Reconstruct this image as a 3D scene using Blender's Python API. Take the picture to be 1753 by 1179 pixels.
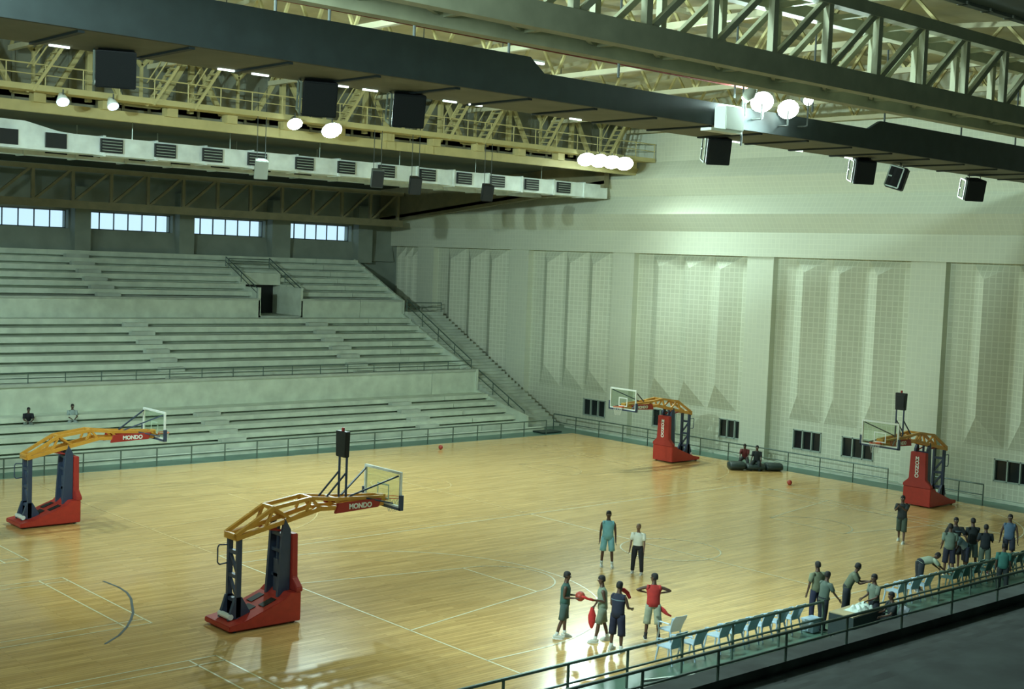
import bpy, bmesh, math, random
from mathutils import Vector, Matrix
random.seed(7)
S = bpy.context.scene
C = S.collection
for o in list(bpy.data.objects): bpy.data.objects.remove(o)

# ------------------------------------------------------------------ camera
def make_camera():
    yaw, pitch, roll = math.radians(48.31212), math.radians(-3.64829), math.radians(2.24068)
    fwd = Vector((math.cos(yaw)*math.cos(pitch), math.sin(yaw)*math.cos(pitch), math.sin(pitch)))
    right = Vector((math.sin(yaw), -math.cos(yaw), 0)); up = right.cross(fwd)
    r = right*math.cos(roll) + up*math.sin(roll); u = up*math.cos(roll) - right*math.sin(roll)
    cd = bpy.data.cameras.new('camera'); co = bpy.data.objects.new('camera', cd); C.objects.link(co)
    m = Matrix(((r.x, u.x, -fwd.x, 0), (r.y, u.y, -fwd.y, 0), (r.z, u.z, -fwd.z, 10.15), (0, 0, 0, 1)))
    co.matrix_world = m
    cd.sensor_width = 36; cd.lens = 2240/1753*36; cd.clip_end = 400; cd.clip_start = 0.1
    S.camera = co
make_camera()

# ------------------------------------------------------------------ world, exposure
w = bpy.data.worlds.new('sky'); S.world = w; w.use_nodes = True
bg = w.node_tree.nodes['Background']
bg.inputs[0].default_value = (0.60, 0.82, 0.95, 1); bg.inputs[1].default_value = 1.3
S.view_settings.view_transform = 'Standard'; S.view_settings.look = 'None'
S.view_settings.exposure = 0.0; S.view_settings.gamma = 1.0
try: S.view_settings.use_curve_mapping = False
except Exception: pass
S.cycles.max_bounces = 6; S.cycles.diffuse_bounces = 4; S.cycles.glossy_bounces = 3
S.cycles.transparent_max_bounces = 12

LAMP_TINT = (0.72, 1.0, 0.97)
FLOOD_W = 7000.0

# ------------------------------------------------------------------ materials
MATS = {}
def mat(name, col, rough=0.6, metal=0.0, noise=0.0, nscale=3.0, emit=0.0, coat=0.0, spec=0.5, ecol=None, bump=0.0):
    if name in MATS: return MATS[name]
    m = bpy.data.materials.new(name); m.use_nodes = True
    nt = m.node_tree; b = nt.nodes['Principled BSDF']
    b.inputs['Base Color'].default_value = (*col, 1); b.inputs['Roughness'].default_value = rough
    b.inputs['Metallic'].default_value = metal; b.inputs['Specular IOR Level'].default_value = spec
    b.inputs['Coat Weight'].default_value = coat
    if emit:
        b.inputs['Emission Color'].default_value = (*(ecol or col), 1); b.inputs['Emission Strength'].default_value = emit
    tc = nt.nodes.new('ShaderNodeTexCoord'); nz = nt.nodes.new('ShaderNodeTexNoise')
    nz.inputs['Scale'].default_value = nscale; nz.inputs['Detail'].default_value = 6
    nt.links.new(tc.outputs['Object'], nz.inputs['Vector'])
    mr = nt.nodes.new('ShaderNodeMapRange'); nt.links.new(nz.outputs['Fac'], mr.inputs['Value'])
    k = max(noise, 0.04)
    mr.inputs['From Min'].default_value = 0.3; mr.inputs['From Max'].default_value = 0.7
    mr.inputs['To Min'].default_value = 1-k; mr.inputs['To Max'].default_value = 1+k*0.6
    mx = nt.nodes.new('ShaderNodeVectorMath'); mx.operation = 'SCALE'
    mx.inputs[0].default_value = col; nt.links.new(mr.outputs['Result'], mx.inputs['Scale'])
    nt.links.new(mx.outputs['Vector'], b.inputs['Base Color'])
    if bump:
        bp = nt.nodes.new('ShaderNodeBump'); bp.inputs['Strength'].default_value = bump; bp.inputs['Distance'].default_value = 0.02
        nt.links.new(nz.outputs['Fac'], bp.inputs['Height']); nt.links.new(bp.outputs['Normal'], b.inputs['Normal'])
    MATS[name] = m; return m

def wood_floor_mat():
    m = bpy.data.materials.new('sprung_maple_floor'); m.use_nodes = True; nt = m.node_tree; L = nt.links.new
    b = nt.nodes['Principled BSDF']
    tc = nt.nodes.new('ShaderNodeTexCoord')
    br = nt.nodes.new('ShaderNodeTexBrick'); br.offset = 0.37
    br.inputs['Scale'].default_value = 1.0; br.inputs['Brick Width'].default_value = 2.4; br.inputs['Row Height'].default_value = 0.13
    br.inputs['Mortar Size'].default_value = 0.004; br.inputs['Bias'].default_value = 0.0
    br.inputs['Color1'].default_value = (0.76, 0.50, 0.19, 1); br.inputs['Color2'].default_value = (0.60, 0.375, 0.13, 1)
    br.inputs['Mortar'].default_value = (0.30, 0.17, 0.05, 1)
    L(tc.outputs['Object'], br.inputs['Vector'])
    mp = nt.nodes.new('ShaderNodeMapping'); mp.inputs['Scale'].default_value = (0.35, 5.0, 1); L(tc.outputs['Object'], mp.inputs['Vector'])
    nz = nt.nodes.new('ShaderNodeTexNoise'); nz.inputs['Scale'].default_value = 1.6; nz.inputs['Detail'].default_value = 8; nz.inputs['Roughness'].default_value = 0.65
    L(mp.outputs['Vector'], nz.inputs['Vector'])
    mr = nt.nodes.new('ShaderNodeMapRange'); mr.inputs['From Min'].default_value = 0.3; mr.inputs['From Max'].default_value = 0.7
    mr.inputs['To Min'].default_value = 0.72; mr.inputs['To Max'].default_value = 1.14; L(nz.outputs['Fac'], mr.inputs['Value'])
    vm = nt.nodes.new('ShaderNodeVectorMath'); vm.operation = 'SCALE'; L(br.outputs['Color'], vm.inputs[0]); L(mr.outputs['Result'], vm.inputs['Scale'])
    L(vm.outputs['Vector'], b.inputs['Base Color'])
    b.inputs['Roughness'].default_value = 0.20; b.inputs['Specular IOR Level'].default_value = 1.0
    mr2 = nt.nodes.new('ShaderNodeMapRange'); mr2.inputs['To Min'].default_value = 0.13; mr2.inputs['To Max'].default_value = 0.23; L(nz.outputs['Fac'], mr2.inputs['Value'])
    L(mr2.outputs['Result'], b.inputs['Roughness'])
    bp = nt.nodes.new('ShaderNodeBump'); bp.inputs['Strength'].default_value = 0.06; bp.inputs['Distance'].default_value = 0.01
    L(nz.outputs['Fac'], bp.inputs['Height']); L(bp.outputs['Normal'], b.inputs['Normal'])
    return m

def tile_wall_mat(name, c1, c2, mortar, size, axis='x', msize=0.018):
    m = bpy.data.materials.new(name); m.use_nodes = True; nt = m.node_tree; L = nt.links.new
    b = nt.nodes['Principled BSDF']; b.inputs['Roughness'].default_value = 0.75
    tc = nt.nodes.new('ShaderNodeTexCoord'); sp = nt.nodes.new('ShaderNodeSeparateXYZ'); cb = nt.nodes.new('ShaderNodeCombineXYZ')
    L(tc.outputs['Object'], sp.inputs[0]); L(sp.outputs['Y' if axis == 'x' else 'X'], cb.inputs['X']); L(sp.outputs['Z'], cb.inputs['Y'])
    br = nt.nodes.new('ShaderNodeTexBrick'); br.offset = 0.0
    br.inputs['Scale'].default_value = 1; br.inputs['Brick Width'].default_value = size; br.inputs['Row Height'].default_value = size
    br.inputs['Mortar Size'].default_value = msize; br.inputs['Mortar Smooth'].default_value = 0.4
    br.inputs['Color1'].default_value = (*c1, 1); br.inputs['Color2'].default_value = (*c2, 1); br.inputs['Mortar'].default_value = (*mortar, 1)
    L(cb.outputs['Vector'], br.inputs['Vector']); L(br.outputs['Color'], b.inputs['Base Color'])
    return m

M_wood = wood_floor_mat()
M_tile = tile_wall_mat('acoustic_block', (0.54, 0.565, 0.43), (0.50, 0.525, 0.395), (0.63, 0.66, 0.52), 0.27, msize=0.024)
M_plain = tile_wall_mat('painted_block', (0.56, 0.59, 0.46), (0.54, 0.57, 0.445), (0.60, 0.63, 0.49), 0.27, msize=0.02)
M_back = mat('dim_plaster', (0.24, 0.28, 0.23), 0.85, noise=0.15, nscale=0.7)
M_conc = mat('pale_concrete', (0.60, 0.67, 0.54), 0.8, noise=0.16, nscale=1.3)
M_conc2 = mat('seat_concrete', (0.48, 0.53, 0.44), 0.85, noise=0.2, nscale=1.1)
M_conc_shade = mat('shaded_stand_concrete', (0.042, 0.056, 0.050), 0.9, noise=0.55, nscale=1.7)  # shadow over the near stand is put into this dark base colour
M_green = mat('green_walkway_paint', (0.085, 0.17, 0.125), 0.35, noise=0.25, nscale=0.9)
M_rail = mat('rail_green_grey', (0.10, 0.15, 0.12), 0.4, 0.3)
M_railb = mat('rail_bright', (0.45, 0.52, 0.45), 0.3, 0.6)
M_red = mat('base_red', (0.42, 0.035, 0.022), 0.45, noise=0.12, nscale=6)
M_redd = mat('pad_red', (0.36, 0.03, 0.022), 0.55, noise=0.1, nscale=4)
M_navy = mat('mast_navy', (0.035, 0.055, 0.10), 0.45)
M_orange = mat('arm_orange', (0.62, 0.31, 0.045), 0.4, noise=0.1, nscale=5)
M_white = mat('white_enamel', (0.75, 0.80, 0.74), 0.4)
M_black = mat('black_housing', (0.008, 0.011, 0.012), 0.5)
M_blackg = mat('black_grille', (0.011, 0.015, 0.016), 0.7, noise=0.3, nscale=60)
M_rim = mat('rim_orange', (0.75, 0.13, 0.03), 0.4)
M_net = mat('net_white', (0.65, 0.68, 0.62), 0.8)
M_yel = mat('truss_yellow', (0.50, 0.44, 0.20), 0.55, noise=0.1, nscale=2)
M_brn = mat('truss_brown', (0.40, 0.41, 0.27), 0.6, noise=0.15, nscale=2)
M_brn2 = mat('truss_dark_brown', (0.22, 0.20, 0.11), 0.6, noise=0.15, nscale=2)
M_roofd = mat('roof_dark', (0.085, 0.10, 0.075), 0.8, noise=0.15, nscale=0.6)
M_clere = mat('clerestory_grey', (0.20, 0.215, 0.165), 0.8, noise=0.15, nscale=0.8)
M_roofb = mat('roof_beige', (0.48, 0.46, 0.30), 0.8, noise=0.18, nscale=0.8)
M_gal = mat('gallery_black_panel', (0.024, 0.036, 0.036), 0.7, noise=0.2, nscale=2)
M_galu = mat('gallery_soffit', (0.17, 0.18, 0.14), 0.8, noise=0.15, nscale=1)
M_duct = mat('duct_galvanised', (0.80, 0.88, 0.84), 0.38, 0.2, noise=0.2, nscale=1.2)
M_tube = mat('tube_glow', (0.9, 1.0, 0.9), 0.5, emit=3.0, ecol=(0.80, 1.0, 0.92))
M_lens = mat('lamp_lens', (0.9, 1.0, 0.95), 0.5, emit=60.0, ecol=(0.80, 1.0, 0.90))
M_lensd = mat('lamp_lens_dim', (0.8, 0.9, 1.0), 0.5, emit=3.0, ecol=(0.6, 0.8, 1.0))
M_line = mat('court_paint', (0.74, 0.70, 0.48), 0.3)
M_linef = mat('court_paint_faded', (0.74, 0.55, 0.26), 0.3)
M_lined = mat('court_paint_dark', (0.10, 0.13, 0.14), 0.3)
M_wframe = mat('window_alloy', (0.10, 0.13, 0.13), 0.5, 0.4)
M_wframel = mat('window_frame_grey', (0.33, 0.40, 0.34), 0.5)
M_dglass = mat('dark_glass', (0.012, 0.018, 0.02), 0.15)
M_chair = mat('chair_plastic_blue', (0.42, 0.58, 0.70), 0.22, spec=0.9)
M_chair_shade = mat('chair_plastic_shaded', (0.07, 0.16, 0.15), 0.35)  # darker copy of the bench chair plastic, shade put into the colour
M_chairk = mat('chair_plastic_dark', (0.04, 0.065, 0.08), 0.4)
M_cloth = mat('table_cloth_dark', (0.03, 0.045, 0.045), 0.8)
M_tabt = mat('table_top', (0.42, 0.35, 0.20), 0.6)
M_paper = mat('paper_white', (0.55, 0.66, 0.60), 0.7)
M_skin = mat('skin_dark', (0.085, 0.045, 0.028), 0.5)
M_skin2 = mat('skin_brown', (0.16, 0.085, 0.05), 0.5)
M_hair = mat('hair_black', (0.010, 0.010, 0.010), 0.7)
M_hairg = mat('hair_thin_brown', (0.16, 0.11, 0.055), 0.6)
M_mouth = mat('lip', (0.11, 0.04, 0.035), 0.5)
M_eye = mat('eye_white', (0.6, 0.6, 0.55), 0.4)
M_ball = mat('ball_rubber', (0.42, 0.055, 0.03), 0.5, noise=0.15, nscale=30)
M_rods = mat('hanger_rod', (0.05, 0.06, 0.055), 0.6)
M_redpipe = mat('red_pipe', (0.32, 0.05, 0.035), 0.5)
M_matroll = mat('mat_vinyl', (0.015, 0.032, 0.028), 0.5)
def glass(name, tint, gl=0.06):
    m = bpy.data.materials.new(name); m.use_nodes = True; nt = m.node_tree
    nt.nodes.remove(nt.nodes['Principled BSDF']); out = nt.nodes['Material Output']
    a = nt.nodes.new('ShaderNodeBsdfTransparent'); a.inputs[0].default_value = (*tint, 1)
    g = nt.nodes.new('ShaderNodeBsdfGlossy'); g.inputs['Roughness'].default_value = 0.05; g.inputs[0].default_value = (0.8, 0.85, 0.8, 1)
    mx = nt.nodes.new('ShaderNodeMixShader'); mx.inputs[0].default_value = gl
    nt.links.new(a.outputs[0], mx.inputs[1]); nt.links.new(g.outputs[0], mx.inputs[2]); nt.links.new(mx.outputs[0], out.inputs[0])
    return m
M_glass = glass('board_acrylic', (0.90, 0.95, 0.90), 0.05)
M_pane = glass('window_pane', (0.93, 0.97, 1.0), 0.04)

# ------------------------------------------------------------------ mesh helpers
class MB:
    def __init__(s): s.v = []; s.f = []; s.mi = []
    def add(s, vs, fs, mi=0):
        n = len(s.v); s.v += [tuple(v) for v in vs]; s.f += [tuple(i+n for i in f) for f in fs]; s.mi += [mi]*len(fs); return s
    def box(s, x0, y0, z0, x1, y1, z1, mi=0):
        vs = [(x0,y0,z0),(x1,y0,z0),(x1,y1,z0),(x0,y1,z0),(x0,y0,z1),(x1,y0,z1),(x1,y1,z1),(x0,y1,z1)]
        return s.add(vs, [(3,2,1,0),(4,5,6,7),(0,1,5,4),(1,2,6,5),(2,3,7,6),(3,0,4,7)], mi)
    def cbox(s, c, d, mi=0):
        return s.box(c[0]-d[0]/2, c[1]-d[1]/2, c[2]-d[2]/2, c[0]+d[0]/2, c[1]+d[1]/2, c[2]+d[2]/2, mi)
    def bar(s, p, q, r, n=4, r2=None, mi=0, ry=None):
        p = Vector(p); q = Vector(q); d = (q-p)
        if d.length < 1e-6: return s
        d.normalize(); up = Vector((0,0,1)) if abs(d.z) < 0.95 else Vector((1,0,0))
        a = d.cross(up).normalized(); b = a.cross(d); r2 = r if r2 is None else r2; ry = 1.0 if ry is None else ry/r
        off = math.pi/4 if n == 4 else 0; k = math.sqrt(2) if n == 4 else 1
        vs = []
        for P, R in ((p, r), (q, r2)):
            for i in range(n):
                t = off + 2*math.pi*i/n; vs.append(P + a*math.cos(t)*R*k + b*math.sin(t)*R*k*ry)
        fs = [tuple(range(n-1, -1, -1)), tuple(range(n, 2*n))] + [(i, (i+1)%n, n+(i+1)%n, n+i) for i in range(n)]
        return s.add(vs, fs, mi)
    def path(s, pts, r, n=6, mi=0):
        for a, b in zip(pts, pts[1:]): s.bar(a, b, r, n, mi=mi)
        return s
    def prism(s, prof, axis, a, b, mi=0):
        # prof: closed polygon of 2D points; axis x -> (y,z), axis y -> (x,z), axis z -> (x,y)
        def P(u, v, w): return {'x': (w,u,v), 'y': (u,w,v), 'z': (u,v,w)}[axis]
        n = len(prof); vs = [P(u,v,a) for u,v in prof] + [P(u,v,b) for u,v in prof]
        fs = [tuple(range(n-1,-1,-1)), tuple(range(n,2*n))] + [(i,(i+1)%n,n+(i+1)%n,n+i) for i in range(n)]
        return s.add(vs, fs, mi)
    def loft(s, rings, mi=0, cap=True):
        n = len(rings[0]); vs = [p for r in rings for p in r]; fs = []
        for k in range(len(rings)-1):
            for i in range(n): fs.append((k*n+i, k*n+(i+1)%n, (k+1)*n+(i+1)%n, (k+1)*n+i))
        if cap: fs += [tuple(range(n-1,-1,-1)), tuple((len(rings)-1)*n+i for i in range(n))]
        return s.add(vs, fs, mi)
    def tube(s, cs, rs, n=10, mi=0, cap=True, side=None):
        # cs centres, rs (rx, ry) or r; side = preferred sideways direction for rx
        rings = []
        for k, c in enumerate(cs):
            c = Vector(c); a = Vector(cs[max(k-1,0)]); b = Vector(cs[min(k+1,len(cs)-1)]); d = (b-a).normalized()
            sd = Vector(side) if side is not None else (Vector((0,1,0)) if abs(d.y) < 0.9 else Vector((1,0,0)))
            sd = (sd - d*sd.dot(d)).normalized(); t = d.cross(sd)
            r = rs[k]; rx, ry = r if isinstance(r, tuple) else (r, r)
            rings.append([c + sd*math.cos(2*math.pi*i/n)*rx + t*math.sin(2*math.pi*i/n)*ry for i in range(n)])
        return s.loft(rings, mi, cap)
    def sphere(s, c, r, nu=12, nv=8, mi=0, sc=(1,1,1)):
        vs = [(c[0], c[1], c[2]+r*sc[2])]; fs = []
        for j in range(1, nv):
            th = math.pi*j/nv
            for i in range(nu):
                ph = 2*math.pi*i/nu; vs.append((c[0]+r*sc[0]*math.sin(th)*math.cos(ph), c[1]+r*sc[1]*math.sin(th)*math.sin(ph), c[2]+r*sc[2]*math.cos(th)))
        vs.append((c[0], c[1], c[2]-r*sc[2])); e = len(vs)-1
        for i in range(nu): fs.append((0, 1+i, 1+(i+1)%nu)); fs.append((e, e-nu+(i+1)%nu, e-nu+i))
        for j in range(nv-2):
            for i in range(nu):
                a = 1+j*nu+i; b = 1+j*nu+(i+1)%nu; fs.append((a, a+nu, b+nu, b))
        return s.add(vs, fs, mi)
    def xf(s, m):
        s.v = [tuple(m @ Vector(v)) for v in s.v]; return s
    def build(s, name, mats, parent=None, smooth=False, bevel=0.0, loc=None):
        me = bpy.data.meshes.new(name); me.from_pydata(s.v, [], s.f)
        if not isinstance(mats, (list, tuple)): mats = [mats]
        for m in mats: me.materials.append(m)
        if len(mats) > 1: me.polygons.foreach_set('material_index', s.mi)
        bm = bmesh.new(); bm.from_mesh(me); bmesh.ops.recalc_face_normals(bm, faces=bm.faces)
        if bevel:
            es = [e for e in bm.edges if len(e.link_faces) == 2 and e.calc_face_angle(0) > 0.6]
            bmesh.ops.bevel(bm, geom=es, offset=bevel, segments=2, affect='EDGES', clamp_overlap=True)
        bm.to_mesh(me); bm.free()
        if smooth: me.polygons.foreach_set('use_smooth', [True]*len(me.polygons))
        o = bpy.data.objects.new(name, me); C.objects.link(o)
        if parent is not None: o.parent = parent
        if loc is not None: o.location = loc
        return o
def tag(o, label, cat, group=None, kind=None):
    o['label'] = label; o['category'] = cat
    if group: o['group'] = group
    if kind: o['kind'] = kind
    return o
def struct(o, label=None):
    o['kind'] = 'structure'
    if label: o['label'] = label
    return o
def empty(name, loc=(0,0,0), rz=0.0):
    o = bpy.data.objects.new(name, None); C.objects.link(o); o.location = loc; o.rotation_euler = (0,0,rz); o.empty_display_size = 0.2; return o
def kids(o): return [c for c in bpy.data.objects if c.parent == o]
def dup(root, loc, rz=0.0, label=None):
    r = root.copy(); C.objects.link(r); r.location = loc; r.rotation_euler = (0,0,rz)
    if label: r['label'] = label
    def rec(a, b):
        for ch in kids(a):
            if ch == b: continue
            c = ch.copy(); C.objects.link(c); c.parent = b; rec(ch, c)
    rec(root, r); return r

# ------------------------------------------------------------------ the building
XW, X0, XS = 56.8, -12.0, 53.2         # end wall plane, unseen left wall, end of the stands
Y0, Y1 = -2.0, 77.3                      # near back wall, far back wall
MID = 38.6
def mir(y): return 2*MID - y

# floor
fl = struct(MB().box(X0, 21.75, -0.3, 54.75, 55.7, 0.0).build('floor', M_wood), 'polished honey-coloured timber sports floor with court lines')
struct(MB().box(X0, Y0, -0.35, XW+0.8, 21.75, -0.01).box(X0, 55.7, -0.35, XW+0.8, Y1, -0.01).box(54.75, 21.75, -0.35, XW+0.8, 55.7, -0.01).build('floor_walkway', M_green), 'green painted walkway around the timber court')
def line(pts, w=0.06, z=0.006, closed=False, mb=None, dash=None):
    mb = mb or MB()
    if closed: pts = pts + [pts[0]]
    for k, (a, b) in enumerate(zip(pts, pts[1:])):
        if dash and k % 2: continue
        a = Vector((*a, 0)); b = Vector((*b, 0)); d = (b-a).normalized(); n = Vector((-d.y, d.x, 0))*w/2; e = d*w*0.25
        mb.add([(p.x, p.y, z) for p in (a-n-e, b-n+e, b+n+e, a+n-e)], [(0,1,2,3)])
    return mb
def arc(cx, cy, r, a0, a1, n=40): return [(cx+r*math.cos(math.radians(a0+(a1-a0)*i/n)), cy+r*math.sin(math.radians(a0+(a1-a0)*i/n))) for i in range(n+1)]
def court(cy, bright, w=0.055):
    xa, xb = 21.5, 49.5; hw = 7.5; mb = MB()
    line([(xa,cy-hw),(xb,cy-hw),(xb,cy+hw),(xa,cy+hw)], w, closed=True, mb=mb)
    line([(35.5,cy-hw),(35.5,cy+hw)], w, mb=mb); line(arc(35.5,cy,1.8,0,360), w, mb=mb)
    for s, x in ((1, xa), (-1, xb)):
        line([(x, cy+3.0),(x+s*5.8, cy+1.8),(x+s*5.8, cy-1.8),(x, cy-3.0)], w, mb=mb)
        line(arc(x+s*5.8, cy, 1.8, -90*s, 90*s), w, mb=mb)
        h = x+s*1.575; line([(x, cy-6.25)]+arc(h, cy, 6.25, -90*s, 90*s)+[(x, cy+6.25)], w, mb=mb)
    return mb
court(30.85, 1).build('court_marking', M_line, fl)
court(46.3, 0, 0.05).build('court_marking', M_linef, fl)
bd = MB()
for (a, b) in ((32.3, 38.25), (22.8, 28.8), (40.9, 46.9)):
    for x in (2.5, 3.26, 7.0, 11.25, 15.38, 16.12): line([(x,a),(x,b)], 0.05, mb=bd)
    for y in (a, a+0.46, b-0.46, b): line([(2.5,y),(16.12,y)], 0.045, mb=bd)
bd.build('badminton_marking', M_line, fl)
line([(16.95,37.2),(17.02,36.3),(16.95,35.6),(16.75,34.9),(16.45,34.2),(16.15,33.5),(15.8,32.9),(15.4,32.3),(14.9,31.7),(14.3,31.2)], 0.07, z=0.008, mb=MB()).build('arc_marking', M_lined, fl)

# far / near grandstands.  profile rows as (y_front, z_top)
LOW = [(58.2,0.42),(59.1,0.76),(60.0,1.10),(60.9,1.44),(61.8,1.78)]
UPA = [(64.6,3.45),(65.5,3.88),(66.4,4.31),(67.3,4.74),(68.2,5.17),(69.1,5.60),(70.0,6.03)]
UPB = [(71.9,7.62),(72.8,8.05),(73.7,8.48),(74.6,8.91),(75.5,9.34),(76.4,9.77)]
def row_mesh(x0, x1, y, z, zb, depth, m):
    # riser recessed under a projecting slab, so each row throws its own dark line
    f = (lambda v: v) if m > 0 else mir
    g = (z-zb)*0.70; e_ = 0.38
    mb = MB(); mb.box(x0, min(f(y+e_), f(y+depth+0.3)), zb-0.35, x1, max(f(y+e_), f(y+depth+0.3)), z-g)
    mb.box(x0, min(f(y), f(y+depth+e_)), z-g, x1, max(f(y), f(y+depth+e_)), z); return mb
def stand(m, x0, x1, mats, label, z_under=0.12, rows_hi=True, ycut=None):
    t = empty('grandstand', ((x0+x1)/2, 60 if m > 0 else mir(60), 0)); off = Vector(t.location)
    f = (lambda v: v) if m > 0 else mir
    def B(mb, name, mm):
        mb.v = [(a-off.x, b-off.y, c-off.z) for a, b, c in mb.v]; return mb.build(name, mm, t)
    def bx(name, y0, z0, y1, z1, mm, xa=x0, xb=x1):
        a, b = sorted((f(y0), f(y1))); return B(MB().box(xa, a, z0, xb, b, z1), name, mm)
    prev = 0.0
    for i, (y, z) in enumerate(LOW):
        B(row_mesh(x0, x1, y, z, max(prev, 0.0), 0.9 if i < 4 else 1.4, m), 'seating_step', mats[0]); prev = z
    bx('parapet_wall', 63.1, 1.3, 63.45, 3.1, mats[0]); bx('parapet_cap', 63.02, 3.1, 63.5, 3.24, mats[1])
    bx('gangway', 63.45, 2.7, 64.9, 3.02, mats[1])
    prev = 3.02
    for i, (y, z) in enumerate(UPA):
        B(row_mesh(x0, x1, y, z, prev, 0.9 if i < 6 else 1.3, m), 'seating_step', mats[0]); prev = z
    return t, bx, B, prev
def upper(m, x0, x1, bx, B, mats, xa, xb, rows=UPB, wall=True):
    if wall:
        bx('upper_wall', 71.0, 6.0, 71.25, 7.10, mats[0], xa, xb); bx('upper_wall_cap', 70.95, 7.10, 72.0, 7.22, mats[1], xa, xb)
    prev = 7.22
    for y, z in rows:
        B(row_mesh(xa, xb, y, z, prev, 0.9, m), 'seating_step', mats[0]); prev = z
for (xa, xb, lab) in ((X0, 49.7, 'long pale concrete grandstand of bench steps under the high windows'), (49.74, XS, 'short end section of the pale concrete grandstand beside the stairway')):
    t, bx, B, prev = stand(1, xa, xb, (M_conc, M_conc2), lab); tag(t, lab, 'grandstand')
    if xa < 0:
        bx('gangway', 70.9, 5.7, 71.5, 6.05, M_conc2, xa, xb)
        upper(1, xa, xb, bx, B, (M_conc, M_conc2), xa, 42.2); upper(1, xa, xb, bx, B, (M_conc, M_conc2), 45.2, xb)
        upper(1, xa, xb, bx, B, (M_conc, M_conc2), 42.2, 45.2, rows=UPB[3:], wall=False)
        # entrance tunnel with flank walls, rear doorway and lintel
        bx('vomitory_floor', 71.0, 5.9, 75.4, 6.15, M_conc2, 42.2, 45.2)
        bx('vomitory_wall', 71.0, 6.0, 74.6, 7.9, M_conc, 42.1, 42.25); bx('vomitory_wall', 71.0, 6.0, 74.6, 7.9, M_conc, 45.15, 45.3)
        bx('vomitory_lintel', 73.6, 8.0, 74.6, 8.75, M_conc, 42.2, 45.2)
        bx('vomitory_dark', 74.4, 6.1, 74.6, 8.05, M_black, 42.25, 45.15)  # black panel stands in for the darkness inside the tunnel
        # half steps of the two aisles
        for (ax, rows, base) in ((33.6, LOW, 0.0), (46.2, LOW, 0.0), (33.4, UPA, 3.02), (45.6, UPA, 3.02), (32.6, UPB, 7.22)):
            pz = base
            for y, z in rows:
                bx('aisle_step', y-0.42, pz-0.02, y+0.01, (pz+z)/2, M_conc2, ax-0.7, ax+0.7); pz = z
    else: 
        bx('gangway', 70.9, 5.7, 71.5, 6.05, M_conc2, xa, xb); upper(1, xa, xb, bx, B, (M_conc, M_conc2), xa, xb)
    if xa > 0:
        # stepped flank wall closing the end of the stand
        prof = [(58.15,0),(58.15,0.82),(59.9,1.2),(62.5,1.85),(63.0,1.95),(63.0,3.24),(63.6,3.24),(67.9,4.95),(71.0,6.3),(71.0,7.2),(72.0,7.6),(76.9,9.85),(76.9,0)]
        mb = MB().prism(prof, 'x', XS-0.02, XS+0.16); off = t.location
        mb.v = [(a-off.x, b-off.y, c) for a,b,c in mb.v]; mb.build('flank_wall', M_conc, t)
t, bx, B, prev = stand(-1, X0, XS, (M_conc_shade, M_conc_shade), ''); tag(t, 'dark near grandstand in shadow at the bottom right, in front of the camera', 'grandstand')
bx('gangway', 70.9, 5.6, 76.0, 6.05, M_conc_shade, X0, XS)

# stairway between the far stand and the end wall
t = empty('stairway', (54.9, 65, 0)); tag(t, 'concrete stairway climbing between the stand end and the tiled end wall', 'stairs')
mb = MB(); n = 36
for i in range(n):
    y = 58.6 + i*(12.0/n) - 65; z = 0.2 + i*(6.2/n); mb.box(-1.5, y, 0, 1.5, y+12.0/n+0.02, z)
mb.box(-1.5, 5.6, 0, 1.5, 11.9, 6.45); mb.build('steps', M_conc2, t)
def slope_rail(pts, mats, name='stair_railing', label='', h=0.9):
    o = Vector(pts[0]); t = empty(name, o)
    P = [Vector(p)-o for p in pts]
    MB().path([p+Vector((0,0,h)) for p in P], 0.035).build('top_rail', mats, t); MB().path([p+Vector((0,0,h*0.5)) for p in P], 0.028).build('mid_rail', mats, t)
    for a, b in zip(P, P[1:]):
        k = max(1, int((b-a).length/1.6))
        for i in range(k+1): q = a.lerp(b, i/k); MB().bar(q, q+Vector((0,0,h)), 0.03, 6).build('post', mats, t)
    tag(t, label, 'railing'); return t
slope_rail([(53.5,58.7,0.15),(53.5,63.2,2.3)], M_rail, label='lower handrail sloping up the far end of the stand beside the stairway')
slope_rail([(53.5,63.9,2.85),(53.5,70.9,6.4)], M_rail, label='upper handrail sloping up from the gangway to the stair landing')
slope_rail([(53.5,70.95,6.46),(56.5,70.95,6.46)], M_rail, name='landing_railing', label='short level railing across the stair landing near the end wall', h=0.6)

# railings
def straight_rail(name, a, b, zf, h, step, m, label, group=None, r=0.032, mid=True, curb=None):
    o = Vector((a[0], a[1], zf)); d = Vector((b[0]-a[0], b[1]-a[1], 0)); t = empty(name, o)
    MB().bar((0,0,h), d+Vector((0,0,h)), r*1.15, 8).build('top_rail', m, t)
    if mid: MB().bar((0,0,h*0.5), d+Vector((0,0,h*0.5)), r*0.85, 8).build('mid_rail', m, t)
    k = max(1, round(d.length/step)); k = min(k, 95)
    for i in range(k+1):
        q = d*(i/k); MB().bar(q, q+Vector((0,0,h)), r, 6).build('post', m, t)
    tag(t, label, 'railing', group); return t
straight_rail('court_railing', (X0+1,55.95), (52.8,55.95), -0.01, 0.85, 1.75, M_rail, 'low railing along the court edge in front of the far stand')
straight_rail('court_railing', (54.95,57.6), (54.95,34.3), -0.01, 0.95, 1.95, M_rail, 'green-grey railing along the foot of the tiled end wall, passing the small dark windows')
straight_rail('court_railing', (54.95,31.8), (54.95,29.4), -0.01, 0.95, 1.2, M_rail, 'short piece of railing right of the rightmost hoop base')
straight_rail('court_railing', (X0+1,21.1), (30.9,21.1), -0.01, 0.95, 1.95, M_rail, 'near railing between the court and the walkway, left of the officials table', r=0.036)
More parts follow.
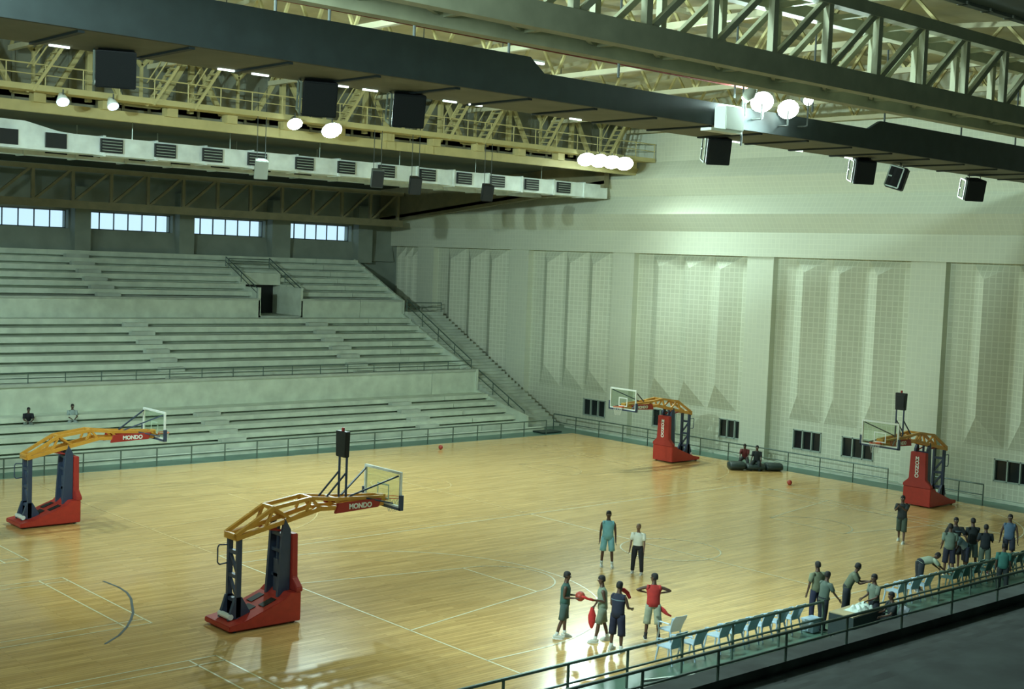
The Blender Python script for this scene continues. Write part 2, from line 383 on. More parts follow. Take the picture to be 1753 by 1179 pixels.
straight_rail('court_railing', (33.2,21.1), (52.5,21.1), -0.01, 0.95, 1.95, M_rail, 'near railing behind the bench chairs, right of the officials table', r=0.036)
straight_rail('stand_railing', (X0+1,13.72), (52.8,13.72), 3.24, 0.52, 1.9, M_rail, 'dark two-bar railing on the parapet of the near stand', r=0.026)
straight_rail('stand_railing', (X0+1,63.3), (53.0,63.3), 3.24, 0.52, 1.9, M_rail, 'thin railing on the parapet halfway up the far stand', r=0.026)
t = straight_rail('stair_handrail', (19.3,17.35), (21.3,16.7), 0.9, 0.95, 2.0, M_railb, 'short bright metal handrail between the two near railings', mid=False)
# vomitory handrails
for (pts, lab) in (([(42.1,71.2,7.25),(42.1,75.2,9.1)], 'sloping handrail on the left side of the stand doorway'), ([(45.3,71.2,7.25),(45.3,75.2,9.1)], 'sloping handrail on the right side of the stand doorway'), ([(42.2,75.0,9.0),(45.2,75.0,9.0)], 'level handrail above the stand doorway')):
    slope_rail(pts, M_rail, 'doorway_railing', lab, 0.6)
# pale kerb under the far railing
struct(MB().box(X0, 57.3, -0.01, 53.9, 57.6, 0.22).build('trim_1', M_conc), 'pale kerb along the foot of the far stand')
struct(MB().box(XW-0.55, 21, -0.01, XW-0.48, 58, 0.12).build('baseboard_end', M_conc), 'pale skirting at the foot of the end wall')

# end wall ---------------------------------------------------------------
def end_wall():
    px = XW                              # face of the pilasters
    rec = 0.42
    mb = MB()
    pil = [(74.2,72.4),(64.3,62.5),(54.96,53.22),(44.83,43.07),(34.85,32.97),(24.7,22.9),(14.5,12.7),(4.5,2.7)]
    wins = [(57.36,55.45),(51.6,49.75),(46.56,44.90),(41.54,39.75),(38.5,36.6),(30.15,28.2)]
    for a, b in pil: mb.box(px, b, -0.3, px+1.2, a, 10.9, 1)
    # bay back planes split around windows
    edges = [Y1] + [v for p in pil for v in p] + [Y0]
    bays = [(edges[i], edges[i+1]) for i in range(0, len(edges), 2)]
    for a, b in bays:
        if a-b < 0.3: continue
        ws = [w for w in wins if w[0] <= a+0.1 and w[1] >= b-0.1]
        cuts = sorted(ws, key=lambda w: -w[0]); y = a
        for w in cuts:
            if y - w[0] > 0.01: mb.box(px+rec, w[0], -0.3, px+1.2, y, 10.9, 0)
            mb.box(px+rec, w[1], -0.3, px+1.2, w[0], 0.8, 0); mb.box(px+rec, w[1], 1.86, px+1.2, w[0], 10.9, 0); y = w[1]
        if y-b > 0.01: mb.box(px+rec, b, -0.3, px+1.2, y, 10.9, 0)
        # vertical folded acoustic prisms, ends chamfered
        span = a-b
        for k in range(3):
            rid = a - span*(0.235+0.27*k); l = rid+span*0.09; r = rid-span*0.155
            zb, zt = 2.35, 10.88; p = px+rec; q = px+0.02
            z1, z2 = zb+1.35, zt-0.75
            vs = [(p,l,zb),(p,r,zb),(q,rid,z1),(p,l,zt),(p,r,zt),(q,rid,z2)]
            if rid-r > 0: mb.add(vs, [(0,1,2),(3,5,4),(0,2,5,3),(1,4,5,2),(0,3,4,1)], 0)
    # head beam and the horizontal folds above it
    prof = [(px-0.12,10.9),(px-0.12,12.2),(px-0.75,13.15),(px-0.15,14.2),(px-0.75,15.2),(px-0.2,16.2),(px-0.2,22.5),(px+1.2,22.5),(px+1.2,10.9)]
    mb.prism(prof, 'y', Y0, Y1, 1)
    o = struct(mb.build('wall_end', [M_tile, M_plain]), 'tall pale tiled end wall with pilasters, folded panels and horizontal ribs above')
    labs = ['small dark three-pane window, leftmost, between railing end and far hoop','small dark window right behind the arm of the farther hoop','small dark three-pane window left of the wall pilaster, above the seated pair','small dark three-pane window above the ball, right of the pilaster','small dark window partly behind the rightmost backboard','small dark window at the right edge of the photograph']
    for i, (a, b) in enumerate(wins):
        t = empty('window_%d' % (i+1), (px+rec, (a+b)/2, 0.8)); struct(t, labs[i]); w = a-b; h = 1.06
        f = MB(); 
        for yy in (-w/2, -w/6, w/6, w/2): f.cbox((0.02, yy*0.97, h/2), (0.12, 0.06, h))
        f.cbox((0.02, 0, 0.03), (0.12, w, 0.06)).cbox((0.02, 0, h-0.03), (0.12, w, 0.06)).build('window_frame', M_wframel, t)
        MB().cbox((0.1, 0, h/2), (0.03, w, h)).build('pane', M_dglass, t)
end_wall()
# far back wall with high windows
def back_wall():
    wins = [(-1.2,4.5),(5.8,11.5),(12.8,18.5),(19.8,25.5),(26.8,32.55),(33.75,39.42),(40.65,46.2),(47.82,53.2)]
    mb = MB(); x = X0
    for a, b in wins:
        mb.box(x, Y1, -0.3, a, Y1+0.9, 16); mb.box(a, Y1, -0.3, b, Y1+0.9, 11.07); mb.box(a, Y1, 12.18, b, Y1+0.9, 16); x = b
    mb.box(x, Y1, -0.3, XW+1.2, Y1+0.9, 16)
    mb.prism([(Y1,9.7),(Y1-0.25,9.75),(Y1,11.0)], 'x', X0, XW)
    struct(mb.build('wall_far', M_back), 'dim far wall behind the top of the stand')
    for i, (a, b) in enumerate(zip([w[1] for w in wins], [w[0] for w in wins[1:]]+[54.6])):
        struct(MB().box(a+0.1, Y1-0.75, 9.6, b-0.1, Y1+0.02, 13.6).build('trim_%d' % (i+2), M_back), 'square wall pier between the high windows')
    for i, (a, b) in enumerate(wins):
        t = empty('window_%d' % (i+7), ((a+b)/2, Y1+0.45, 11.07)); struct(t, {4:'daylight window high above the stand at the left edge of the photo',5:'daylight window high above the stand, second from the left in view',6:'daylight window high above the stand, third from the left in view',7:'rightmost daylight window high above the stand, next to the end wall'}.get(i, 'daylight window high above the stand beyond the left edge of the view, number %d' % (i+1)))
        w = b-a; h = 1.11; f = MB(); k = 6
        for j in range(k+1): f.cbox((-w/2+w*j/k*0.995+0.01, 0, h/2), (0.06, 0.08, h))
        f.cbox((0,0,0.03), (w,0.08,0.06)).cbox((0,0,h-0.03), (w,0.08,0.06)).build('window_frame', M_wframe, t)
        MB().cbox((0,0.02,h/2), (w,0.012,h)).build('pane', M_pane, t)
back_wall()
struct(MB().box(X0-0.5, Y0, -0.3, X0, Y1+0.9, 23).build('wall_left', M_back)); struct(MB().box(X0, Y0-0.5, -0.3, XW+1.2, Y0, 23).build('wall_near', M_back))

# roof ---------------------------------------------------------------------
def roof():
    mb = MB()
    def slab(ya, za, yb, zb, mi, t=0.3):
        for s in (1, -1):
            f = (lambda v: v) if s > 0 else mir
            if s < 0 and mi == 0: pass
            mb.prism([(f(ya),za),(f(yb),zb),(f(yb),zb+t),(f(ya),za+t)], 'x', X0, XW+0.2, mi)
    mb.prism([(Y1+0.8,14.8),(54.4,16.1),(54.4,16.4),(Y1+0.8,15.1)], 'x', X0, XW+0.2, 0)
    mb.prism([(Y0-0.3,15.2),(18.2,17.3),(18.2,17.6),(Y0-0.3,15.5)], 'x', X0, XW+0.2, 0)
    mb.prism([(54.8,19.3),(MID,20.6),(18.0,19.4),(18.0,19.7),(MID,20.9),(54.8,19.6)], 'x', X0, XW+0.2, 1)
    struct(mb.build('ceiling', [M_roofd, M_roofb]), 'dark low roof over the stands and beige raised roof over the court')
    for s, nm in ((1, 'wall_clerestory_far'), (-1, 'wall_clerestory_near')):
        f = (lambda v: v) if s > 0 else mir
        a, b = (54.4, 54.6) if s > 0 else (18.0, 18.2); m2 = MB().box(X0, a, 15.9 if s > 0 else 17.2, XW, b, 19.5)
        x = X0
        while x < XW: m2.box(x, a-0.06, 15.9 if s > 0 else 17.2, x+0.12, b+0.06, 19.4); x += 1.2
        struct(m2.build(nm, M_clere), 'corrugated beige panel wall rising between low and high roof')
roof()
def truss(name, y, zb, zt, x0, x1, pitch, m, mc, chb, chd, wr, label, planes=1, dy=1.2, pat='N', webgrp=True):
    t = empty(name, (x0, y, zb))
    for p in range(planes):
        yy = p*dy
        MB().box(0, yy-chd/2, 0, x1-x0, yy+chd/2, chb).build('bottom_chord', mc, t)
        MB().box(0, yy-chd/2, zt-zb-chb*0.6, x1-x0, yy+chd/2, zt-zb).build('top_chord', mc, t)
        n = int((x1-x0)/pitch)
        for i in range(n+1):
            xx = i*pitch
            if i % 1 == 0: MB().bar((xx, yy, chb*0.7), (xx, yy, zt-zb-0.1), wr, 4).build('upright', m, t)
            if i < n:
                a, b = ((xx, xx+pitch) if (pat == 'N' or i % 2) else (xx+pitch, xx))
                MB().bar((a, yy, chb*0.7), (b, yy, zt-zb-0.1), wr*0.8, 4).build('diagonal', m, t)
    if planes > 1:
        n = int((x1-x0)/pitch)
        for i in range(n+1):
            lac = MB().bar((i*pitch,0,chb*0.5),(i*pitch,dy,chb*0.5),wr*0.7)
            if i < n: lac.bar((i*pitch,0,chb*0.5),((i+1)*pitch,dy,chb*0.5),wr*0.5)
            lac.build('lower_lacing', m, t)
            MB().bar((i*pitch,0,zt-zb-0.15),(i*pitch,dy,zt-zb-0.15),wr*0.7).build('upper_lacing', m, t)
    tag(t, label, 'roof truss'); return t
# near heavy brown girder (two planes)
truss('girder_truss', 18.6, 14.55, 16.75, 9.5, 56.5, 2.08, M_brn, M_brn, 0.5, 0.3, 0.085, 'heavy dark brown double lattice girder across the top right, nearest the camera', planes=2, dy=1.5)
# far brown truss in front of the high windows
truss('eaves_truss', 73.8, 12.2, 14.6, 8.0, 55.0, 2.33, M_brn2, M_brn2, 0.45, 0.3, 0.09, 'dim brown lattice truss above the high windows')
# yellow catwalk truss
def catwalk():
    t = empty('catwalk_truss', (8.0, 52.6, 15.4)); L = 48.4
    tag(t, 'long yellow catwalk truss with guard rail under the far edge of the high roof', 'catwalk')
    MB().box(0, 0.2, 0, L, 0.5, 0.42).build('lower_beam', M_yel, t)
    MB().box(0, -1.0, 0.76, L, 0.2, 0.84).build('walkway_deck', M_yel, t); MB().box(0, -1.05, 0.72, L, -0.97, 0.95).build('deck_edge', M_yel, t)
    MB().box(0, 0.7, 3.25, L, 1.1, 3.5).build('top_chord', M_yel, t)
    MB().bar((0,-1.0,1.75),(L,-1.0,1.75),0.03,6).build('guard_rail', M_yel, t); MB().bar((0,-1.0,1.35),(L,-1.0,1.35),0.022,6).build('guard_mid_rail', M_yel, t)
    for i in range(32): MB().bar((i*1.55+0.3,-1.0,0.9),(i*1.55+0.3,-1.0,1.75),0.026,6).build('guard_post', M_yel, t)
    for i in range(17):
        x = 1.0+i*2.9
        MB().box(x, -0.1, 0.38, x+0.5, 0.4, 0.75).build('bracket', M_yel, t)
    P = 4.7
    for i in range(10):
        x = 1.2+i*P
        if x+P > L: break
        MB().bar((x,0.9,0.7),(x,0.9,3.3),0.11).build('upright', M_yel, t)
        MB().bar((x+0.1,0.9,3.2),(x+1.55,0.9,0.8),0.10).build('diagonal', M_yel, t)
        MB().bar((x+P-0.1,0.9,3.2),(x+P-1.55,0.9,0.8),0.10).build('diagonal', M_yel, t)
        MB().bar((x+P/2,0.9,2.5),(x+P/2-0.75,0.9,3.3),0.08).build('hanger', M_yel, t); MB().bar((x+P/2,0.9,2.5),(x+P/2+0.75,0.9,3.3),0.08).build('hanger', M_yel, t)
        MB().prism([(x-0.35,3.3),(x+0.35,3.3),(x+0.12,2.75),(x-0.12,2.75)],'y',0.8,1.0).build('gusset', M_yel, t)
        MB().bar((x+1.55,0.9,0.8),(x+P-1.55,0.9,0.8),0.07).build('tie', M_yel, t)
        MB().bar((x+P/2,0.9,2.5),(x+P/2,0.9,0.8),0.06).build('tie', M_yel, t)
catwalk()
def steps_ladder(x, label, bright=False, dz=2.35, dx=1.5, y=51.9, z=16.1, flip=1):
    t = empty('access_ladder', (x, y, z)); tag(t, label, 'ladder', None)
    for s in (-0.32, 0.32):
        MB().bar((0, s, 0), (dx*flip, s, dz), 0.055).build('stringer', M_yel, t)
        MB().bar((0, s, 0.95), (dx*flip*0.85, s, dz*0.85+0.95), 0.03, 6).build('handrail', M_yel, t)
    for i in range(8):
        k = (i+0.5)/8; MB().cbox((dx*flip*k, 0, dz*k), (0.22, 0.64, 0.05)).build('tread', M_yel, t)
for x, fl_, lab in ((20.2,1,'yellow access ladder at the far left of the catwalk'),(25.3,1,'yellow catwalk steps just left of the bright tilted ladder frame'),(27.2,1,'bright tilted ladder frame on the catwalk, above the two dim floodlights'),(34.8,1,'yellow catwalk ladder left of the second pair of hanging speakers'),(41.2,1,'yellow catwalk ladder right of the third hanging speaker'),(43.5,1,'yellow catwalk ladder in the middle of the row'),(47.8,1,'yellow catwalk steps next to the brightest floodlight bank'),(52.6,1,'yellow ladder in the end-wall corner of the catwalk')):
    steps_ladder(x, lab)
# transverse trusses of the raised roof
for i in range(9):
    x = 8+i*6.0; t = empty('roof_truss', (x, 22.5, 17.9))
    W = 31.0
    MB().bar((0,0,0),(0,W,0),0.10).build('bottom_chord', M_roofb, t); mb = MB()
    n = 12
    for j in range(n):
        ya, yb = W*j/n, W*(j+1)/n; top = lambda y: 1.25+1.1*(1-abs(y-W/2)/(W/2))
        mb.bar((0,ya,0),(0,(ya+yb)/2,top((ya+yb)/2)),0.05); mb.bar((0,(ya+yb)/2,top((ya+yb)/2)),(0,yb,0),0.05)
    mb.build('lattice', M_yel, t)
    MB().path([(0,0,1.2),(0,W/2,2.3),(0,W,1.2)],0.09,4).build('top_chord', M_roofb, t)
    tag(t, 'beige lattice truss spanning under the raised roof', 'roof truss', 'transverse roof trusses')
for i, y in enumerate((29.5, 33.5, 38.6, 43.5, 48.0)):
    o = MB().bar((0,0,0),(46,0,0),0.09).build('roof_purlin', M_roofb, loc=(9, y, 19.3+1.3*(1-abs(y-38.6)/15)-0.35)); tag(o, 'long beige purlin running under the raised roof', 'beam', 'roof purlins')
# raking rafters near the end wall
t = empty('raking_beam', (55.6, 54.6, 0)); tag(t, 'dark raking beam descending along the end wall to the far wall', 'beam')
MB().prism([(0,14.9),(22.4,12.65),(22.4,14.9),(0,16.2)], 'x', -0.2, 0.2).build('web_plate', M_brn2, t); MB().bar((0,0,14.9),(0,22.4,12.65),0.2).build('bottom_flange', M_brn2, t)

# black service gallery -----------------------------------------------------
t = empty('service_gallery', (-8, 25.2, 14.36)); tag(t, 'huge black-sided service gallery slung under the roof across the whole photo', 'gallery')
def gx(a): return a+8
MB().box(gx(-8),0,0,gx(22.7),0.12,1.02).prism([(gx(22.7),0),(gx(23.2),0),(gx(23.2),0.66),(gx(22.7),1.02)],'y',0,0.12).box(gx(23.2),0,0,gx(38.0),0.12,0.66).prism([(gx(38.0),0),(gx(38.7),0),(gx(38.7),0.98),(gx(38.0),0.66)],'y',0,0.12).box(gx(38.7),0,0,gx(56.4),0.12,0.98).build('side_panel', M_gal, t)
MB().box(gx(-8),0.12,0,gx(56.4),2.6,0.06).build('soffit', M_galu, t); MB().box(gx(-8),2.6,0,gx(56.4),2.72,0.3).build('rear_panel', M_galu, t)
for i in range(26): MB().box(gx(-6+i*2.4),0.15,-0.05,gx(-6+i*2.4)+0.14,2.65,0.0).build('soffit_joist', M_gal, t)
for x in (13.3,15.2,16.6,19.0,22.0,26.0,31.0,34.9,39.0,44.0,48.0): MB().bar((gx(x),0.06,0.9),(gx(x),0.06,3.4),0.035,6).build('hanger', M_rods, t)
MB().bar((gx(14),0.3,1.35),(gx(32),0.3,1.3),0.03,6).bar((gx(29.5),0.4,1.9),(gx(33.5),0.4,1.5),0.03,6).build('red_pipe', M_redpipe, t)
for x, y, lab in ((11.4,27.95,''),(12.6,27.95,''),(15.4,27.95,''),(16.3,27.95,''),(18.6,27.95,''),(19.5,27.95,''),(22.1,27.95,''),(23.0,27.95,''),(26.8,27.95,''),(34.2,27.95,''),(37.6,27.95,''),(40.6,27.95,'')):
    o = MB().box(-0.22,-0.03,-0.04,0.22,0.03,0.0).build('fluorescent_tube', M_tube, loc=(x, 27.7, 14.36)); tag(o, 'small fluorescent tube under the rear edge of the black gallery', 'light', 'gallery edge tubes')
for (x0, y, z, x1, lab) in ((37.0,43.0,18.9,39.5,'long glowing tube above the gallery, right of centre'),(33.5,44,19.0,34.3,'short glowing tube above the gallery left of the long one'),(22.0,44,18.7,23.3,'leftmost glowing tube in the gap above the gallery'),(24.3,44,18.7,25.6,'second glowing tube in the gap above the gallery'),(38.6,41,18.0,39.4,'short tube just above the black gallery near the long tube')):
    t = empty('fluorescent_light', (x0, y, z)); tag(t, lab, 'light')
    MB().box(0,-0.08,-0.08,x1-x0,0.08,0.0).build('tube', M_tube, t); MB().box(0,-0.1,0,x1-x0,0.1,0.08).build('housing', M_white, t)
    MB().bar((0.1,0,0.08),(0.1,0,0.9),0.02,6).build('drop_rod', M_rods, t)

# air ducts -------------------------------------------------------------------
def duct(y, z0, z1, x0, x1, gr, label, m=M_duct):
    t = empty('air_duct', (x0, y, z0)); tag(t, label, 'air duct'); h = z1-z0
    MB().box(0,0,0,x1-x0,0.9,h).build('duct_body', m, t)
    for i in range(int((x1-x0)/2.45)): MB().box(1.3+i*2.45,-0.05,-0.05,1.42+i*2.45,0.95,h+0.05).build('flange', m, t)
    for g in gr:
        f = MB().box(g-x0-0.5,-0.14,0.12,g-x0+0.5,-0.02,h-0.08).build('grille', M_black, t)
        q = MB()
        for k in range(4): q.box(g-x0-0.45,-0.17,0.2+k*0.13,g-x0+0.45,-0.14,0.23+k*0.13)
        q.build('louvre', M_wframel, f)
    for g in gr[::2]: MB().bar((g-x0+1.2,0.45,h),(g-x0+1.2,0.45,h+0.9),0.025,6).build('drop_rod', M_railb, t)
    return t
GR = [20.43,22.5,24.97,27.5,29.86,32.22,34.84,37.29,39.76,42.43,44.92,47.28,49.84,52.33]
td = duct(54.9, 14.05, 14.85, 23.3, 56.0, [g for g in GR if g > 24], 'long bright galvanised air duct with a row of dark grilles')
td2 = empty('duct_bulge', (14.0, 54.9, 14.05)); tag(td2, 'thicker left end of the galvanised air duct with sloping shoulder', 'air duct')
MB().prism([(0,0),(9.3,0),(9.3,0.8),(8.6,0.85),(7.2,1.15),(0,1.25)],'y',0,0.9).build('duct_body', M_duct, td2)
for g in (20.43, 22.5): MB().box(g-14-0.45,-0.1,0.12,g-14+0.45,-0.02,0.75).build('grille', M_black, td2)
duct(60.0, 14.15, 14.85, 12, 56.0, [24.6,26.2,28.7,30.9,33.1,35.5,38], 'second duller air duct behind the bright one')

# speakers -----------------------------------------------------------------------
def speaker(loc, rz, sz, label, rod=0.8, m=M_black, frame=True, grp=None, tilt=0.28):
    t = empty('hanging_speaker', loc, rz); tag(t, label, 'speaker', grp)
    w, d, h = sz; R = Matrix.Rotation(tilt, 4, 'Y')
    prof = [(-d/2,-w*0.34),(d/2,-w/2),(d/2,w/2),(-d/2,w*0.34)]
    MB().prism(prof,'z',-h,0).xf(R).build('cabinet', m, t, bevel=0.02)
    MB().cbox((d/2+0.012,0,-h/2),(0.03,w*0.92,h*0.92)).xf(R).build('grille', M_blackg, t)
    if frame:
        q = MB(); s = -w/2-0.03
        q.bar((-d/2,s,-0.05),(d/2*0.6,s,-0.05),0.022).bar((-d/2,s,-h+0.05),(d/2*0.6,s,-h+0.05),0.022).bar((-d/2,s,-0.05),(-d/2,s,-h+0.05),0.022).bar((d/2*0.6,s,-0.05),(d/2*0.6,s,-h+0.05),0.022).bar((-d/2,s,-h*0.5),(-d/4,s,-h*0.5),0.022)
        q.xf(R).build('flying_frame', M_railb, t)
    for s in (-w*0.3, w*0.3): MB().bar((0,s,-0.05),(0,s,rod),0.018,6).build('hanging_rod', M_rods, t)
    return t
for (x, y, z, rz, sz, lab) in ((12.5,27.3,14.40,-2.0,(0.85,0.7,0.80),'big black speaker under the gallery, leftmost of the row'),
        (17.7,27.3,14.36,-2.0,(0.85,0.7,0.85),'black speaker with a pale side frame under the gallery, left of the next one'),
        (20.4,27.3,14.36,-2.0,(0.85,0.7,0.85),'black speaker with a pale side frame under the gallery, third from the left'),
        (32.8,27.3,14.36,-2.2,(0.78,0.62,0.85),'black speaker below the white lamp cabinet at the gallery'),
        (41.0,27.3,14.3,-2.2,(0.78,0.62,0.85),'black speaker left of the close pair under the right of the gallery'),
        (43.4,27.3,14.22,-1.1,(0.78,0.62,0.85),'black speaker of the close pair on the right, leaning the other way'),
        (48.8,27.3,14.15,-2.2,(0.78,0.62,0.85),'rightmost black speaker under the gallery')):
    speaker((x,y,z), rz, sz, lab, rod=0.25)
M_spkg = mat('speaker_pale_grey', (0.30,0.34,0.30), 0.6)
for (x, z, m, lab) in ((30.7,14.25,M_spkg,'small speaker with pale grey front on long rods before the duct'),(37.1,14.3,mat('speaker_grey',(0.10,0.12,0.11),0.6),'small dull grey speaker hanging left of the small black one'),(39.4,14.1,M_black,'small black speaker hanging in front of the duct end grilles'),(44.1,14.05,M_black,'small black speaker hanging lowest before the end wall')):
    s_ = speaker((x,51.9,z), -1.9, (0.62,0.5,0.85), lab, rod=3.2, m=m, frame=False)
    if m == M_spkg:
        for c in kids(s_):
            if c.name.startswith('grille'): c.data.materials[0] = M_spkg

# floodlights ---------------------------------------------------------------------
def flood(loc, aim, label, power, lens=M_lens, r=0.28, grp=None, cone=150, drop=0.5):
    t = empty('floodlight', loc); tag(t, label, 'floodlight', grp)
    d = (Vector(aim)-Vector(loc)).normalized(); q = d.to_track_quat('-Z', 'Y'); M = q.to_matrix().to_4x4()
    MB().tube([(0,0,0.42),(0,0,0.2),(0,0,0.02)],[0.11,0.2,r],14).xf(M).build('reflector_housing', M_white if lens == M_lensd else M_galu, t, smooth=True)
    MB().tube([(0,0,0.0),(0,0,-0.04)],[r*0.96,r*0.9],14).xf(M).build('lens', lens, t)
    (MB().bar((0,0,0.1),(0,0,drop),0.03,6) if drop > 0 else MB().path([(0,0,0.0),(0,0,drop),(0,25.22-loc[1],drop)],0.03,6)).build('mounting_arm', M_rods, t)
    if power:
        ld = bpy.data.lights.new('floodlight_beam', 'SPOT'); ld.energy = power; ld.color = LAMP_TINT; ld.spot_size = math.radians(cone); ld.spot_blend = 0.7; ld.shadow_soft_size = 0.25
        lo = bpy.data.objects.new('floodlight_beam', ld); C.objects.link(lo); lo.parent = t; lo.matrix_local = Matrix.Translation(d*0.12) @ M
FW = FLOOD_W
flood((32.1,51.4,15.95),(29,38,0),'round glowing floodlight, left of the pair on the yellow catwalk',FW*1.05, r=0.36)
flood((34.1,51.4,15.85),(31,38,0),'brighter floodlight, right of the pair on the yellow catwalk',FW*1.15, r=0.5)  # lenses of this pair enlarged to take in the glow around them
for i, (x, lab) in enumerate(((50.7,'leftmost lamp of the brightest floodlight bank'),(51.7,'second lamp from the left in the brightest floodlight bank'),(52.7,'third lamp from the left in the brightest floodlight bank'),(53.7,'rightmost lamp of the brightest floodlight bank'))):
    flood((x,51.4,15.85),(44,40,0),lab,FW*0.24, r=0.52)  # wide lenses set side by side to fill out the bank's glow
flood((31.8,24.85,15.2),(20,12,3),'big glowing floodlight on the gallery, left of the bright pair by the white cabinet',FW*0.35, r=0.36, drop=-0.5)
flood((33.1,24.85,15.12),(21,12,3),'big glowing floodlight on the gallery, right of the bright pair',FW*0.35, r=0.34, drop=-0.5)
flood((34.1,24.85,15.5),(24,10,6),'small glowing floodlight up and right of the bright gallery pair',FW*0.2, r=0.16, drop=-0.8)
flood((32.0,24.95,15.75),(30,40,19),'small glowing floodlight above the bright gallery pair',FW*0.3, r=0.13, drop=-1.0)
flood((30.95,24.8,15.2),(30,40,0),'small glowing floodlight beside the white cabinet',FW*0.2, r=0.13, drop=-0.5)
flood((21.3,51.3,15.75),(20,40,0),'dim bluish floodlight, leftmost under the catwalk',0, lens=M_lensd, r=0.26)
flood((23.4,51.3,15.8),(24,40,0),'dim bluish floodlight, second under the catwalk',0, lens=M_lensd, r=0.24)
for (x, y, p, aim, cone, lab) in ((10,51.4,0.8,(16,68,4),95,'added fill floodlight on the catwalk beyond the left edge of the view'),(1,51.4,1.0,(10,68,4),95,'added fill floodlight far along the catwalk beyond the left edge'),(-7,51.4,0.8,(4,68,4),95,'added fill floodlight at the far left end of the catwalk, out of view'),(-2,27.4,4.6,(56,46,5),80,'added fill floodlight far along the gallery beyond the left edge'),(4,24.8,4.2,(56,32,5),80,'second added fill floodlight along the gallery beyond the left edge'),(6,38,0.6,(30,38,19.5),150,'added fill uplight under the raised roof beyond the left edge')):
    flood((x,y,15.8),aim,lab,FW*p, cone=cone)  # unseen floods added to brighten the stand, end wall and roof
# added fill lamps, out of frame, to brighten the girder and near stand
for (x, y, lab) in ((-4,8.0,'added fill batten over the near stand, leftmost, out of view'),(3,8.0,'added fill batten over the near stand, second, out of view'),(10,8.0,'added fill batten over the near stand, third, out of view'),(0,16.0,'long batten light beside the girder, out of view'),(9,16.0,'second added fill batten by the girder, out of view')):
    t = empty('fill_batten', (x, y, 14.6)); tag(t, lab, 'light')
    MB().box(-1.2,-0.1,0,1.2,0.1,0.1).build('housing', M_white, t); MB().box(-1.15,-0.06,-0.05,1.15,0.06,0.0).build('tube', M_tube, t)
    for sx in (-1.0, 1.0): MB().bar((sx,0,0.1),(sx,0,1.6),0.015,6).build('drop_rod', M_rods, t)
    ld = bpy.data.lights.new('fill_glow', 'POINT'); ld.energy = 150 if y < 12 else 1500; ld.color = LAMP_TINT; ld.shadow_soft_size = 0.4
    lo = bpy.data.objects.new('fill_glow', ld); C.objects.link(lo); lo.parent = t; lo.location = (0,0,-0.5)
t = empty('lamp_cabinet', (30.4,24.95,14.22)); tag(t, 'white lamp control cabinet fixed on the side of the black gallery', 'cabinet')
MB().box(-0.42,-0.25,0,0.42,0.2,0.68).build('cabinet_body', M_white, t, bevel=0.02); MB().box(-1.0,-0.2,-0.08,0.42,0.2,0.0).build('base_shelf', M_white, t)
MB().bar((0.5,-0.1,-0.4),(0.5,-0.1,1.7),0.03,6).build('conduit', M_rods, t)

